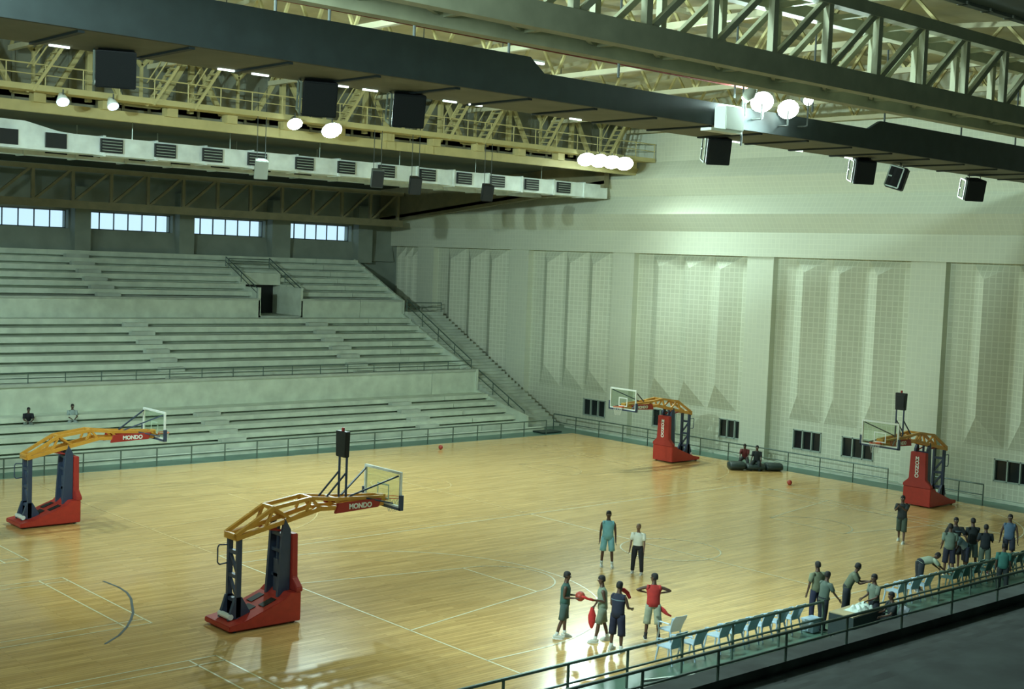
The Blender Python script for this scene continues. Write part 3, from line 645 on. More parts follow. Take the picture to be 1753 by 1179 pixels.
# hoops ------------------------------------------------------------------------------
def text_mesh(txt, size, name, m, parent, M, ext=0.006):
    cu = bpy.data.curves.new(name, 'FONT'); cu.body = txt; cu.size = size; cu.extrude = ext; cu.align_x = 'CENTER'; cu.align_y = 'CENTER'; cu.offset = 0.008
    o = bpy.data.objects.new(name+'_src', cu); C.objects.link(o)
    dg = bpy.context.evaluated_depsgraph_get(); me = bpy.data.meshes.new_from_object(o.evaluated_get(dg))
    bpy.data.objects.remove(o); me.transform(M); me.materials.clear(); me.materials.append(m)
    r = bpy.data.objects.new(name, me); C.objects.link(r); r.parent = parent; return r
def hoop(loc, rz, label, clock=True, net=True):
    # origin on the floor under the board face; +x points onto the court
    t = empty('basketball_hoop', loc, rz); tag(t, label, 'basketball hoop')
    xf_, xr = -3.15, -5.35; hw = 0.68
    base = MB().prism([(xr,0.06),(xf_,0.06),(xf_,0.86),(xf_-0.35,0.86),(xf_-0.5,0.72),(xr+0.45,0.27),(xr,0.2)],'y',-hw,hw).build('wheeled_base', M_red, t, bevel=0.02)
    for x in (xr+0.2, xf_-0.2):
        for y in (-hw+0.12, hw-0.12): MB().bar((x,y-0.05,0.06),(x,y+0.05,0.06),0.06,12).build('wheel', M_black, base)
    def top(x): return 0.27+(x-(xr+0.45))/((xf_-0.5)-(xr+0.45))*0.45
    for (x, y, a, b) in ((-4.45,0.0,0.16,0.2),(-4.0,0.32,0.2,0.13),(-4.0,-0.32,0.2,0.13)):
        th = math.atan2(0.45, 1.25); 
        MB().prism([(x-a,top(x-a)+0.004),(x+a,top(x+a)+0.004),(x+a,top(x+a)+0.02),(x-a,top(x-a)+0.02)],'y',y-b,y+b).build('recess_panel', M_black, base)
    MB().tube([(xr+0.25,-0.3,0.34),(xr+0.25,0.3,0.34)],[0.08,0.08],10).build('counterweight_roll', M_white, base)
    # front red pad: wide shoulder, tapering
    MB().prism([(-hw*1.02,0.86),(hw*1.02,0.86),(hw*1.02,0.98),(0.42,1.22),(0.38,2.42),(-0.38,2.42),(-0.42,1.22),(-hw*1.02,0.98)],'x',xf_-0.16,xf_+0.04).build('front_pad', M_redd, t, bevel=0.02)
    for i, ch in enumerate('MONDO'):
        M = Matrix.Translation((xf_+0.05, -0.02, 2.13-i*0.19)) @ Matrix(((0,0,1,0),(1,0,0,0),(0,1,0,0),(0,0,0,1)))
        text_mesh(ch, 0.24, 'pad_letter', M_white, t, M)
    # front mast (two posts + cylinders) and rear ladder mast
    fm = MB()
    for y in (-0.3, 0.3): fm.prism([(xf_-0.55,0.7),(xf_-0.18,0.8),(xf_-0.18,2.55),(xf_-0.36,2.85),(xf_-0.44,2.55)],'y',y-0.05,y+0.05)
    fm.box(xf_-0.42,-0.12,0.8,xf_-0.30,0.12,1.7)
    for z in (1.2, 1.9, 2.35): fm.box(xf_-0.42,-0.3,z,xf_-0.30,0.3,z+0.09)
    fm.bar((xf_-0.36,0,1.6),(xf_-0.36,0,2.7),0.05,8); fm.build('front_mast', M_navy, t)
    MB().path([(xf_-0.3,-0.2,2.5),(xf_-0.9,-0.25,2.62)],0.03).path([(xf_-0.3,0.2,2.5),(xf_-0.9,0.25,2.62)],0.03).build('tension_rod', M_redd, t)
    rm = MB(); xm = xr+0.48
    for y in (-0.24, 0.24):
        rm.box(xm-0.07,y-0.05,0.25,xm+0.07,y+0.05,2.5); rm.prism([(xm-0.3,0.25),(xm+0.38,0.38),(xm+0.1,0.85),(xm-0.1,0.85)],'y',y-0.05,y+0.05)
    for z in (0.75,1.4,2.05): rm.box(xm-0.06,-0.24,z-0.05,xm+0.06,0.24,z+0.05)
    for z in (0.8,1.45): rm.bar((xm,-0.22,z),(xm,0.22,z+0.55),0.035)
    rm.build('rear_mast', M_navy, t)
    MB().path([(xm-0.07,0.26,2.2),(xm-0.32,0.26,2.22),(xm-0.36,0.26,2.15),(xm-0.36,0.26,1.75),(xm-0.3,0.26,1.68),(xm-0.07,0.26,1.7)],0.02).build('push_handle', M_navy, t)
    # arm: orange box truss of two planes
    up = [(-5.0,2.54),(-3.85,3.18),(-2.65,3.34),(-1.85,3.24),(-0.15,3.14)]
    lo = [(-5.0,2.46),(-3.3,2.82),(-2.35,3.02),(-1.6,2.98),(-0.15,2.96)]
    arm = MB()
    for y in (-0.27, 0.27):
        s = lambda x: y*(1.0 if x < -1.5 else 0.75)
        for P, r in ((up,0.05),(lo,0.06)):
            for a, b in zip(P, P[1:]): arm.bar((a[0],s(a[0]),a[1]),(b[0],s(b[0]),b[1]),r)
        for a, b in ((1,1),(2,2),(3,3)): arm.bar((up[a][0],s(up[a][0]),up[a][1]),(lo[b][0],s(lo[b][0]),lo[b][1]),0.035)
        arm.bar((up[1][0],y,up[1][1]),(-4.1,y,2.66),0.035); arm.bar((up[2][0],y,up[2][1]),(-2.8,y,3.0),0.035); 
    for P in (up, lo):
        for a in P: arm.bar((a[0],-0.27 if a[0] < -1.5 else -0.2,a[1]),(a[0],0.27 if a[0] < -1.5 else 0.2,a[1]),0.045)
    arm.build('arm_truss', M_orange, t)
    for s in (-1, 1):
        p = MB().prism([(-1.9,2.84),(-0.4,2.9),(-0.3,3.14),(-1.8,3.12)],'y',s*0.33-0.05,s*0.33+0.05).build('side_pad', M_redd, t, bevel=0.01)
        rot = Matrix(((1,0,0,0),(0,0,-1,0),(0,1,0,0),(0,0,0,1))) if s < 0 else Matrix(((-1,0,0,0),(0,0,1,0),(0,1,0,0),(0,0,0,1)))
        text_mesh('MONDO', 0.2, 'pad_lettering', M_white, p, Matrix.Translation((-1.05, s*0.385, 2.995)) @ rot)
    # backboard
    fr = MB()
    fr.box(-0.04,-0.9,2.9,0.03,0.9,2.96).box(-0.04,-0.9,3.88,0.03,0.9,3.95).box(-0.04,-0.9,2.96,0.03,-0.84,3.88).box(-0.04,0.84,2.96,0.03,0.9,3.88)
    fr.build('backboard_frame', M_white, t)
    MB().box(-0.01,-0.85,2.95,0.005,0.85,3.9).build('backboard_glass', M_glass, t)
    tg = MB()
    tg.box(0.006,-0.295,3.05,0.012,0.295,3.10).box(0.006,-0.295,3.45,0.012,0.295,3.50).box(0.006,-0.295,3.10,0.012,-0.245,3.45).box(0.006,0.245,3.10,0.012,0.295,3.45)
    tg.build('target_square', M_white, t)
    MB().box(-0.07,-0.95,2.84,0.05,0.95,2.91).box(-0.07,-0.96,2.84,0.05,-0.885,3.28).box(-0.07,0.885,2.84,0.05,0.96,3.28).build('edge_padding', M_navy, t)
    bs = MB()
    for s in (-1, 1): bs.bar((-1.35,s*0.18,3.25),(-0.05,s*0.82,3.84),0.022); bs.bar((-0.9,s*0.2,3.2),(-0.05,s*0.6,3.0),0.02)
    bs.build('board_brace', M_navy, t)
    MB().box(-0.2,-0.14,2.95,0.0,0.14,3.2).build('rim_bracket', M_orange, t)
    rg = MB(); pts = [(0.15+0.225+0.225*math.cos(2*math.pi*i/20), 0.225*math.sin(2*math.pi*i/20), 3.05) for i in range(21)]
    rg.path(pts, 0.014).box(0.0,-0.09,3.0,0.17,0.09,3.06); rg.build('rim', M_rim, t)
    nt_ = MB()
    for i in range(12):
        a = 2*math.pi*i/12
        for sgn in (1,-1):
            P = []
            for k in range(5): rr = 0.225-0.025*k; b_ = a+sgn*k*math.pi/12; P.append((0.375+rr*math.cos(b_), rr*math.sin(b_), 3.03-0.1*k))
            nt_.path(P, 0.004, 3)
    nt_.build('net', M_net, t)
    if clock:
        sc = MB()
        for y in (-0.16, 0.2): sc.bar((-1.42,y,3.15),(-1.42,y,4.55),0.025); sc.bar((-2.1,y,3.28),(-1.42,y,3.95),0.02)
        sc.build('clock_stand', M_navy, t)
        c = MB().prism([(-0.24,5.12),(0.28,5.12),(0.25,4.38),(-0.21,4.38)],'x',-1.53,-1.37).build('shot_clock', M_black, t, bevel=0.015)
        MB().cbox((-1.36,0.02,4.76),(0.02,0.38,0.5)).build('clock_face', M_blackg, c)
        MB().bar((-1.45,0.02,5.12),(-1.45,0.02,5.22),0.045,8).build('signal_lamp', M_redd, c)
    return t
hoop((22.62,30.85,0),0,'red-based orange-armed hoop with a black shot clock, nearest the camera')
hoop((22.95,46.15,0),0,'red-based orange-armed hoop without a shot clock at the left edge', clock=False)
hoop((48.0,45.3,0),math.pi,'red-based hoop without a shot clock in front of the end wall, near the seated pair', clock=False)
hoop((48.65,30.85,0),math.pi,'red-based hoop with a black shot clock at the far right')

# balls --------------------------------------------------------------------------------
def ball(loc, label, r=0.122):
    t = MB().sphere((0,0,0), r, 20, 12).build('basketball', M_ball, smooth=True, loc=loc); tag(t, label, 'ball')
    s = MB()
    for ax in range(3):
        P = []
        for i in range(25):
            a = 2*math.pi*i/24; c_, s_ = math.cos(a)*r*1.0, math.sin(a)*r*1.0; P.append([(c_,s_,0),(c_,0,s_),(0,c_,s_)][ax])
        s.path(P, 0.003, 3)
    s.build('seam', M_black, t); return t
ball((51.3,37.3,0.122),'orange basketball lying near the end railing'); ball((43.3,54.0,0.122),'orange basketball lying before the far stand')

# rolled mats with two sitters, black mat in the corner
t = empty('gym_mat', (53.5,41.1,0), math.radians(-38)); tag(t, 'low dark green stack of folded gym mats by the end railing', 'mat')
for k, (dx, w_, h_) in enumerate(((-0.95,0.8,0.42),(0.0,0.95,0.34),(0.95,0.85,0.40))):
    MB().tube([(dx-w_/2,0,h_/2),(dx-w_/2+0.08,0,h_/2),(dx+w_/2-0.08,0,h_/2),(dx+w_/2,0,h_/2)],[(0.40,h_/2*0.85),(0.46,h_/2),(0.46,h_/2),(0.40,h_/2*0.85)],14,side=(0,1,0)).build('mat_fold', M_matroll, t, smooth=True)
o = MB().box(-0.75,-0.5,0,0.75,0.5,0.08).build('gym_mat', M_matroll, loc=(53.6,56.7,0.0), bevel=0.02); tag(o, 'flat black mat lying in the far corner of the hall', 'mat')

# chairs ---------------------------------------------------------------------------------
def make_chair(m, loc, rz, label, group):
    t = empty('plastic_chair', loc, rz); tag(t, label, 'chair', group)      # faces +x
    seat = MB().prism([(-0.22,-0.19),(0.24,-0.24),(0.26,0.0),(0.24,0.24),(-0.22,0.19)],'z',0.41,0.44).build('seat', m, t, bevel=0.01)
    back = MB()
    rings = []
    for k in range(6):
        z = 0.43+k*0.09; x = -0.2-0.02*k-0.004*k*k; wdt = 0.20+0.012*k-(0.05 if k == 5 else 0); rings.append([(x-0.012,-wdt,z),(x-0.035,0,z),(x-0.012,wdt,z),(x+0.012,wdt,z),(x-0.012,0,z),(x+0.012,-wdt,z)])
    back.loft(rings).build('backrest', m, t)
    for s in (-1, 1):
        MB().bar((0.2,s*0.21,0.42),(0.26,s*0.25,0.0),0.028,6,r2=0.02).build('leg', m, t); MB().bar((-0.19,s*0.18,0.42),(-0.3,s*0.22,0.0),0.028,6,r2=0.02).build('leg', m, t)
        MB().path([(0.21,s*0.24,0.43),(0.2,s*0.27,0.62),(0.1,s*0.28,0.65),(-0.22,s*0.24,0.64)],0.02).build('armrest', m, t)
    return t
ch = make_chair(M_chair,(25.3,21.85,0),math.pi/2,'pale blue plastic chair at the left end of the bench row','bench chairs by the near railing')
for (x, y, rz, lab) in ((26.05,21.75,1.62,'pale blue plastic chair, second of the isolated group of three'),(27.2,22.7,1.5,'pale blue plastic chair standing closer to the court behind the first two'),
        (27.15,21.8,1.6,'pale blue plastic chair, leftmost of the row of six'),(27.75,21.8,1.52,'pale blue plastic chair, second of the row of six'),(28.35,21.8,1.6,'pale blue plastic chair, third of the row of six'),(28.98,21.8,1.55,'pale blue plastic chair, fourth of the row of six'),(29.62,21.8,1.63,'pale blue plastic chair, fifth of the row of six'),(30.3,21.8,1.57,'pale blue plastic chair at the right end of the row of six'),
        (35.7,21.8,1.6,'blue plastic chair right of the officials table, first behind the railing'),(36.5,21.8,1.5,'blue plastic chair right of the officials table, second behind the railing'),(37.2,21.8,1.6,'blue plastic chair just left of the bending person')):
    if lab.startswith('pale blue plastic chair standing'): x, y = 26.5, 22.9
    dup(ch, (x,y,0), rz, lab)
chg = make_chair(M_chair_shade,(38.9,21.8,0),1.6,'plastic chair coloured darker for the shaded right stretch of the bench row','shaded bench chairs')
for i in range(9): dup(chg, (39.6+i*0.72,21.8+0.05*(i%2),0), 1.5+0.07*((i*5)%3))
make_chair(M_chairk,(32.3,19.75,0),2.6,'dark plastic chair under the seated man behind the officials table',None)

# officials table ------------------------------------------------------------------------------
t = empty('officials_table', (31.6,20.45,0), math.radians(3)); tag(t, 'dark-draped officials table with a tan top behind the near railing', 'table')
MB().box(-0.85,-0.38,0.72,0.85,0.38,0.76).build('tabletop', M_tabt, t, bevel=0.008)
for a in (-0.78,0.78):
    for b in (-0.32,0.32): MB().bar((a,b,0),(a,b,0.72),0.025,6).build('leg', M_black, t)
MB().box(-0.86,-0.40,0.12,0.86,-0.385,0.73).box(-0.865,-0.4,0.12,-0.85,0.38,0.73).build('table_skirt', M_cloth, t)
t = empty('paper_stack', (31.75,20.45,0.762), 0.1); tag(t, 'pale crumpled papers spread on the officials table', 'papers')
pm = MB()
rnd = random.Random(3); gx_, gy_ = 9, 5
vs = [(-0.55+1.1*i/gx_, -0.24+0.48*j/gy_, (rnd.random()*0.10+0.03) if 0 < i < gx_ and 0 < j < gy_ else 0.0) for j in range(gy_+1) for i in range(gx_+1)]
fs = [(j*(gx_+1)+i, j*(gx_+1)+i+1, (j+1)*(gx_+1)+i+1, (j+1)*(gx_+1)+i) for j in range(gy_) for i in range(gx_)]
pm.add(vs, fs).build('sheets', M_paper, t)
t = empty('blue_crate', (31.0,21.5,0)); 
t.name = 'storage_box'; tag(t, 'low pale blue box on the floor left of the officials table', 'box')
MB().box(-0.25,-0.2,0,0.25,0.2,0.32).build('box_body', M_chair, t, bevel=0.01); MB().box(-0.27,-0.22,0.32,0.27,0.22,0.36).build('lid', M_chair, t)

# people ------------------------------------------------------------------------------------------
def V(*a): return Vector(a)
def dirv(fwd_deg, out_deg=0.0, side=1):
    # a limb direction: 0,0 hangs straight down; fwd swings to +x, out swings sideways
    f, o = math.radians(fwd_deg), math.radians(out_deg)
    return V(math.sin(f)*math.cos(o), side*math.sin(o), -math.cos(f)*math.cos(o))
def person(loc, rz, label, H=1.8, lean=0, twist=0, legs=None, arms=None, skin=None, hair=None, top=None, topcol=None, sleeve='short', bottom='shorts', botcol=None,
           shoe=(0.6,0.62,0.55), sock=None, seat=None, headturn=0, nod=0, zfloor=0.0, wide=1.0, stripe=None):
    skin = skin or M_skin; hair = hair or M_hair; k = H/1.8
    legs = legs or [(4,4,3),(-4,4,3)]     # (thigh fwd, knee back-bend, out) for left, right
    arms = arms or [(5,8,12),(5,8,12)]    # (upper fwd, out, elbow fwd)
    ex = empty('person', loc, rz); tag(ex, label, 'person')
    T, SH, FT = 0.44*k, 0.42*k, 0.09*k
    hips, knees, ankles, toes = [], [], [], []
    for s, (th, kb, ou) in zip((1,-1), legs):
        hp = V(0, s*0.095*k*wide, 0); kn = hp + dirv(th, ou, s)*T; an = kn + dirv(th-kb, ou*0.6, s)*SH
        hips.append(hp); knees.append(kn); ankles.append(an)
    low = min(a.z for a in ankles); pz = seat if seat is not None else -low+FT
    ln = math.radians(lean); td = V(math.sin(ln), 0, math.cos(ln)); side = V(0,1,0)
    tw = math.radians(twist); sd = V(-math.sin(tw), math.cos(tw), 0)
    P0 = V(0,0,pz+0.02*k); off = V(0,0,pz)
    hips = [h+off for h in hips]; knees = [h+off for h in knees]; ankles = [h+off for h in ankles]
    for i, a in enumerate(ankles): toes.append(a + V(0.15*k, 0, -0.055*k))
    waist = P0+td*0.16*k; chest = P0+td*0.36*k; neckb = P0+td*0.50*k
    hd = (td*0.6+V(0.12,0,0.8)).normalized(); nd = math.radians(nod); hd = (hd + V(math.sin(nd),0,0)*0.6).normalized() if nod else hd
    neckt = neckb+hd*0.09*k; headc = neckb + hd*0.20*k
    shs, els, wrs, hdir = [], [], [], []
    for s, a in zip((1,-1), arms):
        uf, uo, ef = a[:3]; sh = neckb - td*0.055*k + sd*(s*0.185*k*wide)
        ud = dirv(uf+lean*0.3, uo, s); fd = dirv(uf+ef+lean*0.3, a[3] if len(a) > 3 else uo*0.4, s)
        el = sh+ud*0.29*k; wr = el+fd*0.255*k; shs.append(sh); els.append(el); wrs.append(wr); hdir.append(fd)
    # ---- body (skin modifier) incl. fingers
    vs, es, rs = [], [], []
    def nv(p, r, par=None):
        vs.append(tuple(p)); rs.append(r); i = len(vs)-1
        if par is not None: es.append((par, i))
        return i
    r0 = nv(P0, (0.13*k, 0.10*k)); w0 = nv(waist, (0.12*k,0.09*k), r0); c0 = nv(chest, (0.145*k*wide,0.10*k), w0); n0 = nv(neckb, (0.07*k,0.065*k), c0); n1 = nv(neckt, (0.055*k,0.055*k), n0); nv(headc+hd*0.01, (0.06*k,0.07*k), n1)
    for i in range(2):
        a = nv(hips[i]-V(0,0,0.03*k), (0.085*k,)*2, r0); b = nv(hips[i].lerp(knees[i],0.5), (0.073*k,)*2, a); c = nv(knees[i], (0.052*k,)*2, b); d = nv(knees[i].lerp(ankles[i],0.35)-V(0.01,0,0), (0.054*k,)*2, c); e = nv(ankles[i], (0.033*k,)*2, d); nv(toes[i], (0.035*k,0.03*k), e)
        a = nv(shs[i], (0.055*k,)*2, c0); b = nv(shs[i].lerp(els[i],0.5), (0.046*k,)*2, a); c = nv(els[i], (0.036*k,)*2, b); d = nv(els[i].lerp(wrs[i],0.4), (0.035*k,)*2, c); e = nv(wrs[i], (0.024*k,)*2, d)
        f_ = hdir[i]; s = (1,-1)[i]; acr = (V(1,0,0)-f_*f_.x); acr = acr.normalized() if acr.length > 0.1 else V(0,0,1); pn = f_.cross(acr)
        pm_ = nv(wrs[i]+f_*0.05*k, (0.030*k,0.016*k), e)
        for j, (o_, L_) in enumerate(((-0.03,0.075),(-0.01,0.088),(0.011,0.083),(0.031,0.064))):
            kb = wrs[i]+f_*0.09*k+acr*o_*k; q = nv(kb, (0.0095*k,)*2, pm_); q2 = nv(kb+f_*L_*0.5*k-pn*s*0.008, (0.0085*k,)*2, q); nv(kb+f_*L_*0.9*k-pn*s*0.024, (0.007*k,)*2, q2)
        tb = wrs[i]+f_*0.035*k+acr*0.03*k; q = nv(tb, (0.010*k,)*2, e); nv(tb+f_*0.05*k+acr*0.025*k-pn*s*0.015, (0.008*k,)*2, q)
    me = bpy.data.meshes.new('body'); me.from_pydata(vs, es, []); ob = bpy.data.objects.new('body_src', me); C.objects.link(ob)
    md = ob.modifiers.new('s', 'SKIN'); md.use_smooth_shade = True
    sv = me.skin_vertices[0].data
    for i, r in enumerate(rs): sv[i].radius = r
    sv[0].use_root = True
    ss = ob.modifiers.new('u', 'SUBSURF'); ss.levels = 1
    dg = bpy.context.evaluated_depsgraph_get(); bme = bpy.data.meshes.new_from_object(ob.evaluated_get(dg)); bpy.data.objects.remove(ob)
    # ---- head with face, merged into the body mesh
    hb = MB(); hz = hd; ht = math.radians(headturn); fx = V(math.cos(ht), math.sin(ht), 0); fx = (fx-hz*fx.dot(hz)).normalized(); sy = hz.cross(fx)
    Hm = Matrix(((fx.x,sy.x,hz.x,headc.x),(fx.y,sy.y,hz.y,headc.y),(fx.z,sy.z,hz.z,headc.z),(0,0,0,1)))
    prof = [(-0.115,0.030,0.035,0.035),(-0.10,0.045,0.048,0.03),(-0.07,0.072,0.060,0.012),(-0.03,0.086,0.070,0.003),(0.01,0.093,0.075,0.0),(0.05,0.092,0.076,-0.004),(0.085,0.078,0.064,-0.006),(0.105,0.05,0.042,-0.008),(0.115,0.015,0.012,-0.008)]
    rings = []
    for z, rx, ry, cx in prof: rings.append([(cx*k+rx*k*math.cos(2*math.pi*i/14), ry*k*math.sin(2*math.pi*i/14), z*k) for i in range(14)])
    hb.loft(rings, 0)
    hb.add([(0.088*k,0,0.02*k),(0.092*k,-0.016*k,-0.03*k),(0.092*k,0.016*k,-0.03*k),(0.118*k,0,-0.024*k),(0.09*k,0,-0.038*k)], [(0,1,3),(0,3,2),(1,4,3),(4,2,3)], 0)
    for s in (-1,1):
        hb.sphere((-0.005*k,s*0.076*k,0.0),0.024*k,8,6,0,(0.7,0.4,1.2)); hb.sphere((0.082*k,s*0.03*k,0.018*k),0.012*k,8,6,1); hb.sphere((0.0915*k,s*0.03*k,0.018*k),0.005*k,6,4,2)
    hb.add([(0.086*k,-0.025*k,-0.058*k),(0.086*k,0.025*k,-0.058*k),(0.092*k,0,-0.052*k),(0.088*k,0,-0.068*k)], [(0,2,3),(2,1,3)], 3)
    hb.xf(Hm)
    bm = bmesh.new(); bm.from_mesh(bme); base_n = len(bm.faces)
    bv = [bm.verts.new(v) for v in hb.v]
    for f, mi in zip(hb.f, hb.mi):
        try: fc = bm.faces.new([bv[i] for i in f]); fc.material_index = mi
        except ValueError: pass
    for f in bm.faces: f.smooth = True
    bme.materials.clear()
    bm.to_mesh(bme); bm.free()
    for m in (skin, M_eye, M_hair, M_mouth): bme.materials.append(m)
    body = bpy.data.objects.new('body', bme); C.objects.link(body); body.parent = ex
    # hair cap
    hp_ = [(-0.045,0.080,0.076,-0.018),(0.0,0.090,0.084,-0.016),(0.045,0.098,0.085,-0.008),(0.085,0.088,0.074,-0.008),(0.115,0.058,0.05,-0.01),(0.127,0.018,0.016,-0.01)]
    if hair == M_hairg: hp_ = [(z*0.98,a*0.97,b*0.985,c-0.012) for z,a,b,c in hp_]
    MB().loft([[(cx*k+(rx*k*math.cos(2*math.pi*i/14) if math.cos(2*math.pi*i/14) < 0.5 or z > 0.04 else rx*k*0.45), ry*k*math.sin(2*math.pi*i/14), z*k) for i in range(14)] for z, rx, ry, cx in hp_]).xf(Hm).build('hair', hair, ex, smooth=True)
    # shirt
    if top:
        mt = mat('fabric_%d_%d_%d' % tuple(int(c*255) for c in topcol), topcol, 0.85, noise=0.12, nscale=9)
        sb = MB(); hem = P0 - V(0,0,0.06*k) if not top.startswith('tucked') else P0+td*0.06*k
        cs = [hem, P0+td*0.08*k, waist+td*0.05*k, chest, neckb-td*0.085*k, neckb-td*0.025*k, neckb+td*0.02*k]
        rr = [(0.185*k,0.135*k),(0.175*k,0.13*k),(0.172*k,0.128*k),(0.198*k*wide,0.135*k),(0.20*k*wide,0.118*k),(0.135*k,0.085*k),(0.07*k,0.068*k)]
        sb.tube(cs, rr, 16, side=sd)
        for i in range(2):
            if sleeve == 'none':
                sb.tube([shs[i]+(chest-shs[i])*0.3, shs[i]+(els[i]-shs[i])*0.05], [0.085*k,0.07*k], 10); continue
            L = {'short':0.75,'long':1.0}[sleeve]; c_ = [chest.lerp(shs[i],0.75), shs[i], shs[i].lerp(els[i],0.5), shs[i].lerp(els[i],L)]; r_ = [0.09*k,0.082*k,0.07*k,0.066*k]
            if sleeve == 'long': c_ += [els[i].lerp(wrs[i],0.5), els[i].lerp(wrs[i],0.93)]; r_ += [0.055*k,0.042*k]
            sb.tube(c_, r_, 10, side=(1,0.1,0))
        so = sb.build({'jersey':'jersey','shirt':'shirt','tucked_shirt':'shirt'}.get(top,'shirt'), mt, ex, smooth=True)
        if stripe: 
            bk = neckb-td*0.14*k
            MB().tube([bk-td*0.012*k,bk+td*0.012*k],[(0.203*k*wide,0.136*k)]*2,16,side=sd).build('chest_stripe', mat('stripe_pale',stripe,0.8), so)
    # shorts / trousers
    mbm = mat('fabric_%d_%d_%d' % tuple(int(c*255) for c in botcol), botcol, 0.85, noise=0.12, nscale=9)
    pb = MB(); full = bottom == 'trousers'
    if seat is None or True:
        pb.tube([P0+td*0.12*k, P0+td*0.02*k, P0-V(0,0,0.08*k)], [(0.165*k,0.122*k),(0.178*k,0.13*k),(0.172*k,0.125*k)], 16, side=(0,1,0))
    for i in range(2):
        c_ = [hips[i]+V(0,0,0.0), hips[i].lerp(knees[i],0.35), hips[i].lerp(knees[i],0.7)]; r_ = [0.105*k,0.103*k,0.098*k]
        if bottom == 'shorts': c_ += [hips[i].lerp(knees[i],0.98)]; r_ += [0.102*k]
        elif bottom == 'long_shorts': c_ += [knees[i], knees[i].lerp(ankles[i],0.2)]; r_ += [0.10*k,0.102*k]
        else: c_ += [knees[i], knees[i].lerp(ankles[i],0.5), knees[i].lerp(ankles[i],0.98)]; r_ += [0.082*k,0.075*k,0.068*k]
        pb.tube(c_, r_, 12)
    pb.build('trousers' if full else 'shorts', mbm, ex, smooth=True)
    ms = mat('shoe_%d_%d_%d' % tuple(int(c*255) for c in shoe), shoe, 0.6)
    for i in range(2):
        a = ankles[i]; z = a.z-0.09*k
        sh_ = MB().tube([(a.x-0.085*k,a.y,z+0.045*k),(a.x-0.03*k,a.y,z+0.06*k),(a.x+0.05*k,a.y,z+0.052*k),(a.x+0.13*k,a.y,z+0.036*k),(a.x+0.19*k,a.y,z+0.028*k)],[(0.034*k,0.042*k),(0.044*k,0.058*k),(0.046*k,0.05*k),(0.048*k,0.035*k),(0.03*k,0.02*k)],10,side=(0,1,0))
        so = sh_.build('shoe', ms, ex, smooth=True)
        MB().prism([(a.x-0.1*k,a.y-0.03*k),(a.x+0.0*k,a.y-0.042*k),(a.x+0.15*k,a.y-0.048*k),(a.x+0.21*k,a.y),(a.x+0.15*k,a.y+0.048*k),(a.x,a.y+0.042*k),(a.x-0.1*k,a.y+0.03*k)],'z',z,z+0.02*k).build('sole', M_white, so)
        if sock: MB().tube([a+V(0,0,-0.02*k), ankles[i].lerp(knees[i],0.22)],[0.040*k,0.050*k],10).build('sock', mat('sock_%d' % int(sock[0]*255), sock, 0.8), ex, smooth=True)
    return ex, dict(wr=wrs, hd=hdir, neck=neckb, chest=chest, td=td, pelvis=P0, k=k)
TOC = math.atan2(-10.15*0-30, -31)   # facing roughly the camera from mid court
def face(loc, to=(0,0)): return math.atan2(to[1]-loc[1], to[0]-loc[0])
WH = (0.62,0.66,0.60)
# --- players on the court
person((31.55,30.2,0), face((31.5,30.2))+0.05, 'person in light blue sleeveless kit standing with arms down at mid court', 1.93, arms=[(2,9,5),(2,9,5)], legs=[(2,2,6),(-2,2,6)], top='jersey', topcol=(0.20,0.50,0.58), sleeve='none', bottom='shorts', botcol=(0.22,0.52,0.60), sock=WH)
person((31.7,28.95,0), face((31.7,29),(0,9)), 'person in white shirt and black trousers standing beside the light blue player', 1.70, hair=M_hairg, skin=M_skin2, lean=4, arms=[(10,10,25),(5,10,15)], legs=[(4,4,6),(-4,3,7)], top='tucked_shirt', topcol=(0.70,0.74,0.66), sleeve='short', bottom='trousers', botcol=(0.012,0.014,0.02), shoe=(0.5,0.5,0.45))
ex, J = person((24.5,24.95,0), math.radians(-48), 'person in green shirt holding a basketball out in front', 1.86, lean=2, arms=[(-8,0,98,-6),(-8,0,98,-6)], legs=[(2,2,4),(-6,12,5)], top='shirt', topcol=(0.035,0.10,0.085), sleeve='none', bottom='shorts', botcol=(0.05,0.09,0.08), sock=WH)
m_ = Matrix.Rotation(math.radians(-48),4,'Z'); c_ = (J['wr'][0]+J['wr'][1])/2 + V(0.17,0,0.02); b_ = m_ @ c_ + V(24.5,24.95,0)
ball(tuple(b_), 'orange basketball held by the person in the green shirt', 0.135)
ex, J = person((25.15,24.15,0), math.radians(140), 'person in pale vest stretching an arm with a red bib towards the ball holder', 1.85, lean=4, arms=[(-14,4,112,4),(6,10,20)], legs=[(14,4,4),(-8,8,4)], top='jersey', topcol=(0.20,0.26,0.19), sleeve='none', bottom='shorts', botcol=(0.17,0.21,0.15), sock=WH)
m_ = Matrix.Rotation(math.radians(140),4,'Z'); M_bib = mat('bib_red', (0.55,0.03,0.03), 0.8, noise=0.15, nscale=12)
b_ = m_ @ (J['wr'][0]+J['hd'][0]*0.16) + V(25.15,24.15,0)
d_ = m_ @ J['hd'][0]
def cloth_piece(name, pts, w, label, thick=0.02):
    mb = MB(); rings = []
    for i, p in enumerate(pts):
        p = Vector(p); q = Vector(pts[min(i+1,len(pts)-1)])-Vector(pts[max(i-1,0)]); q.normalize(); s = q.cross(V(0.3,0.4,0.9)).normalized(); n_ = q.cross(s)
        ww = w[i]; rings.append([p+s*ww*math.cos(t)+n_*(thick+0.3*ww*abs(math.sin(i*1.7)))*math.sin(t) for t in [2*math.pi*j/8 for j in range(8)]])
    mb.loft(rings); o0 = Vector(pts[0]); mb.v = [tuple(Vector(v)-o0) for v in mb.v]
    o = mb.build(name, M_bib, smooth=True, loc=o0); tag(o, label, 'bib'); return o
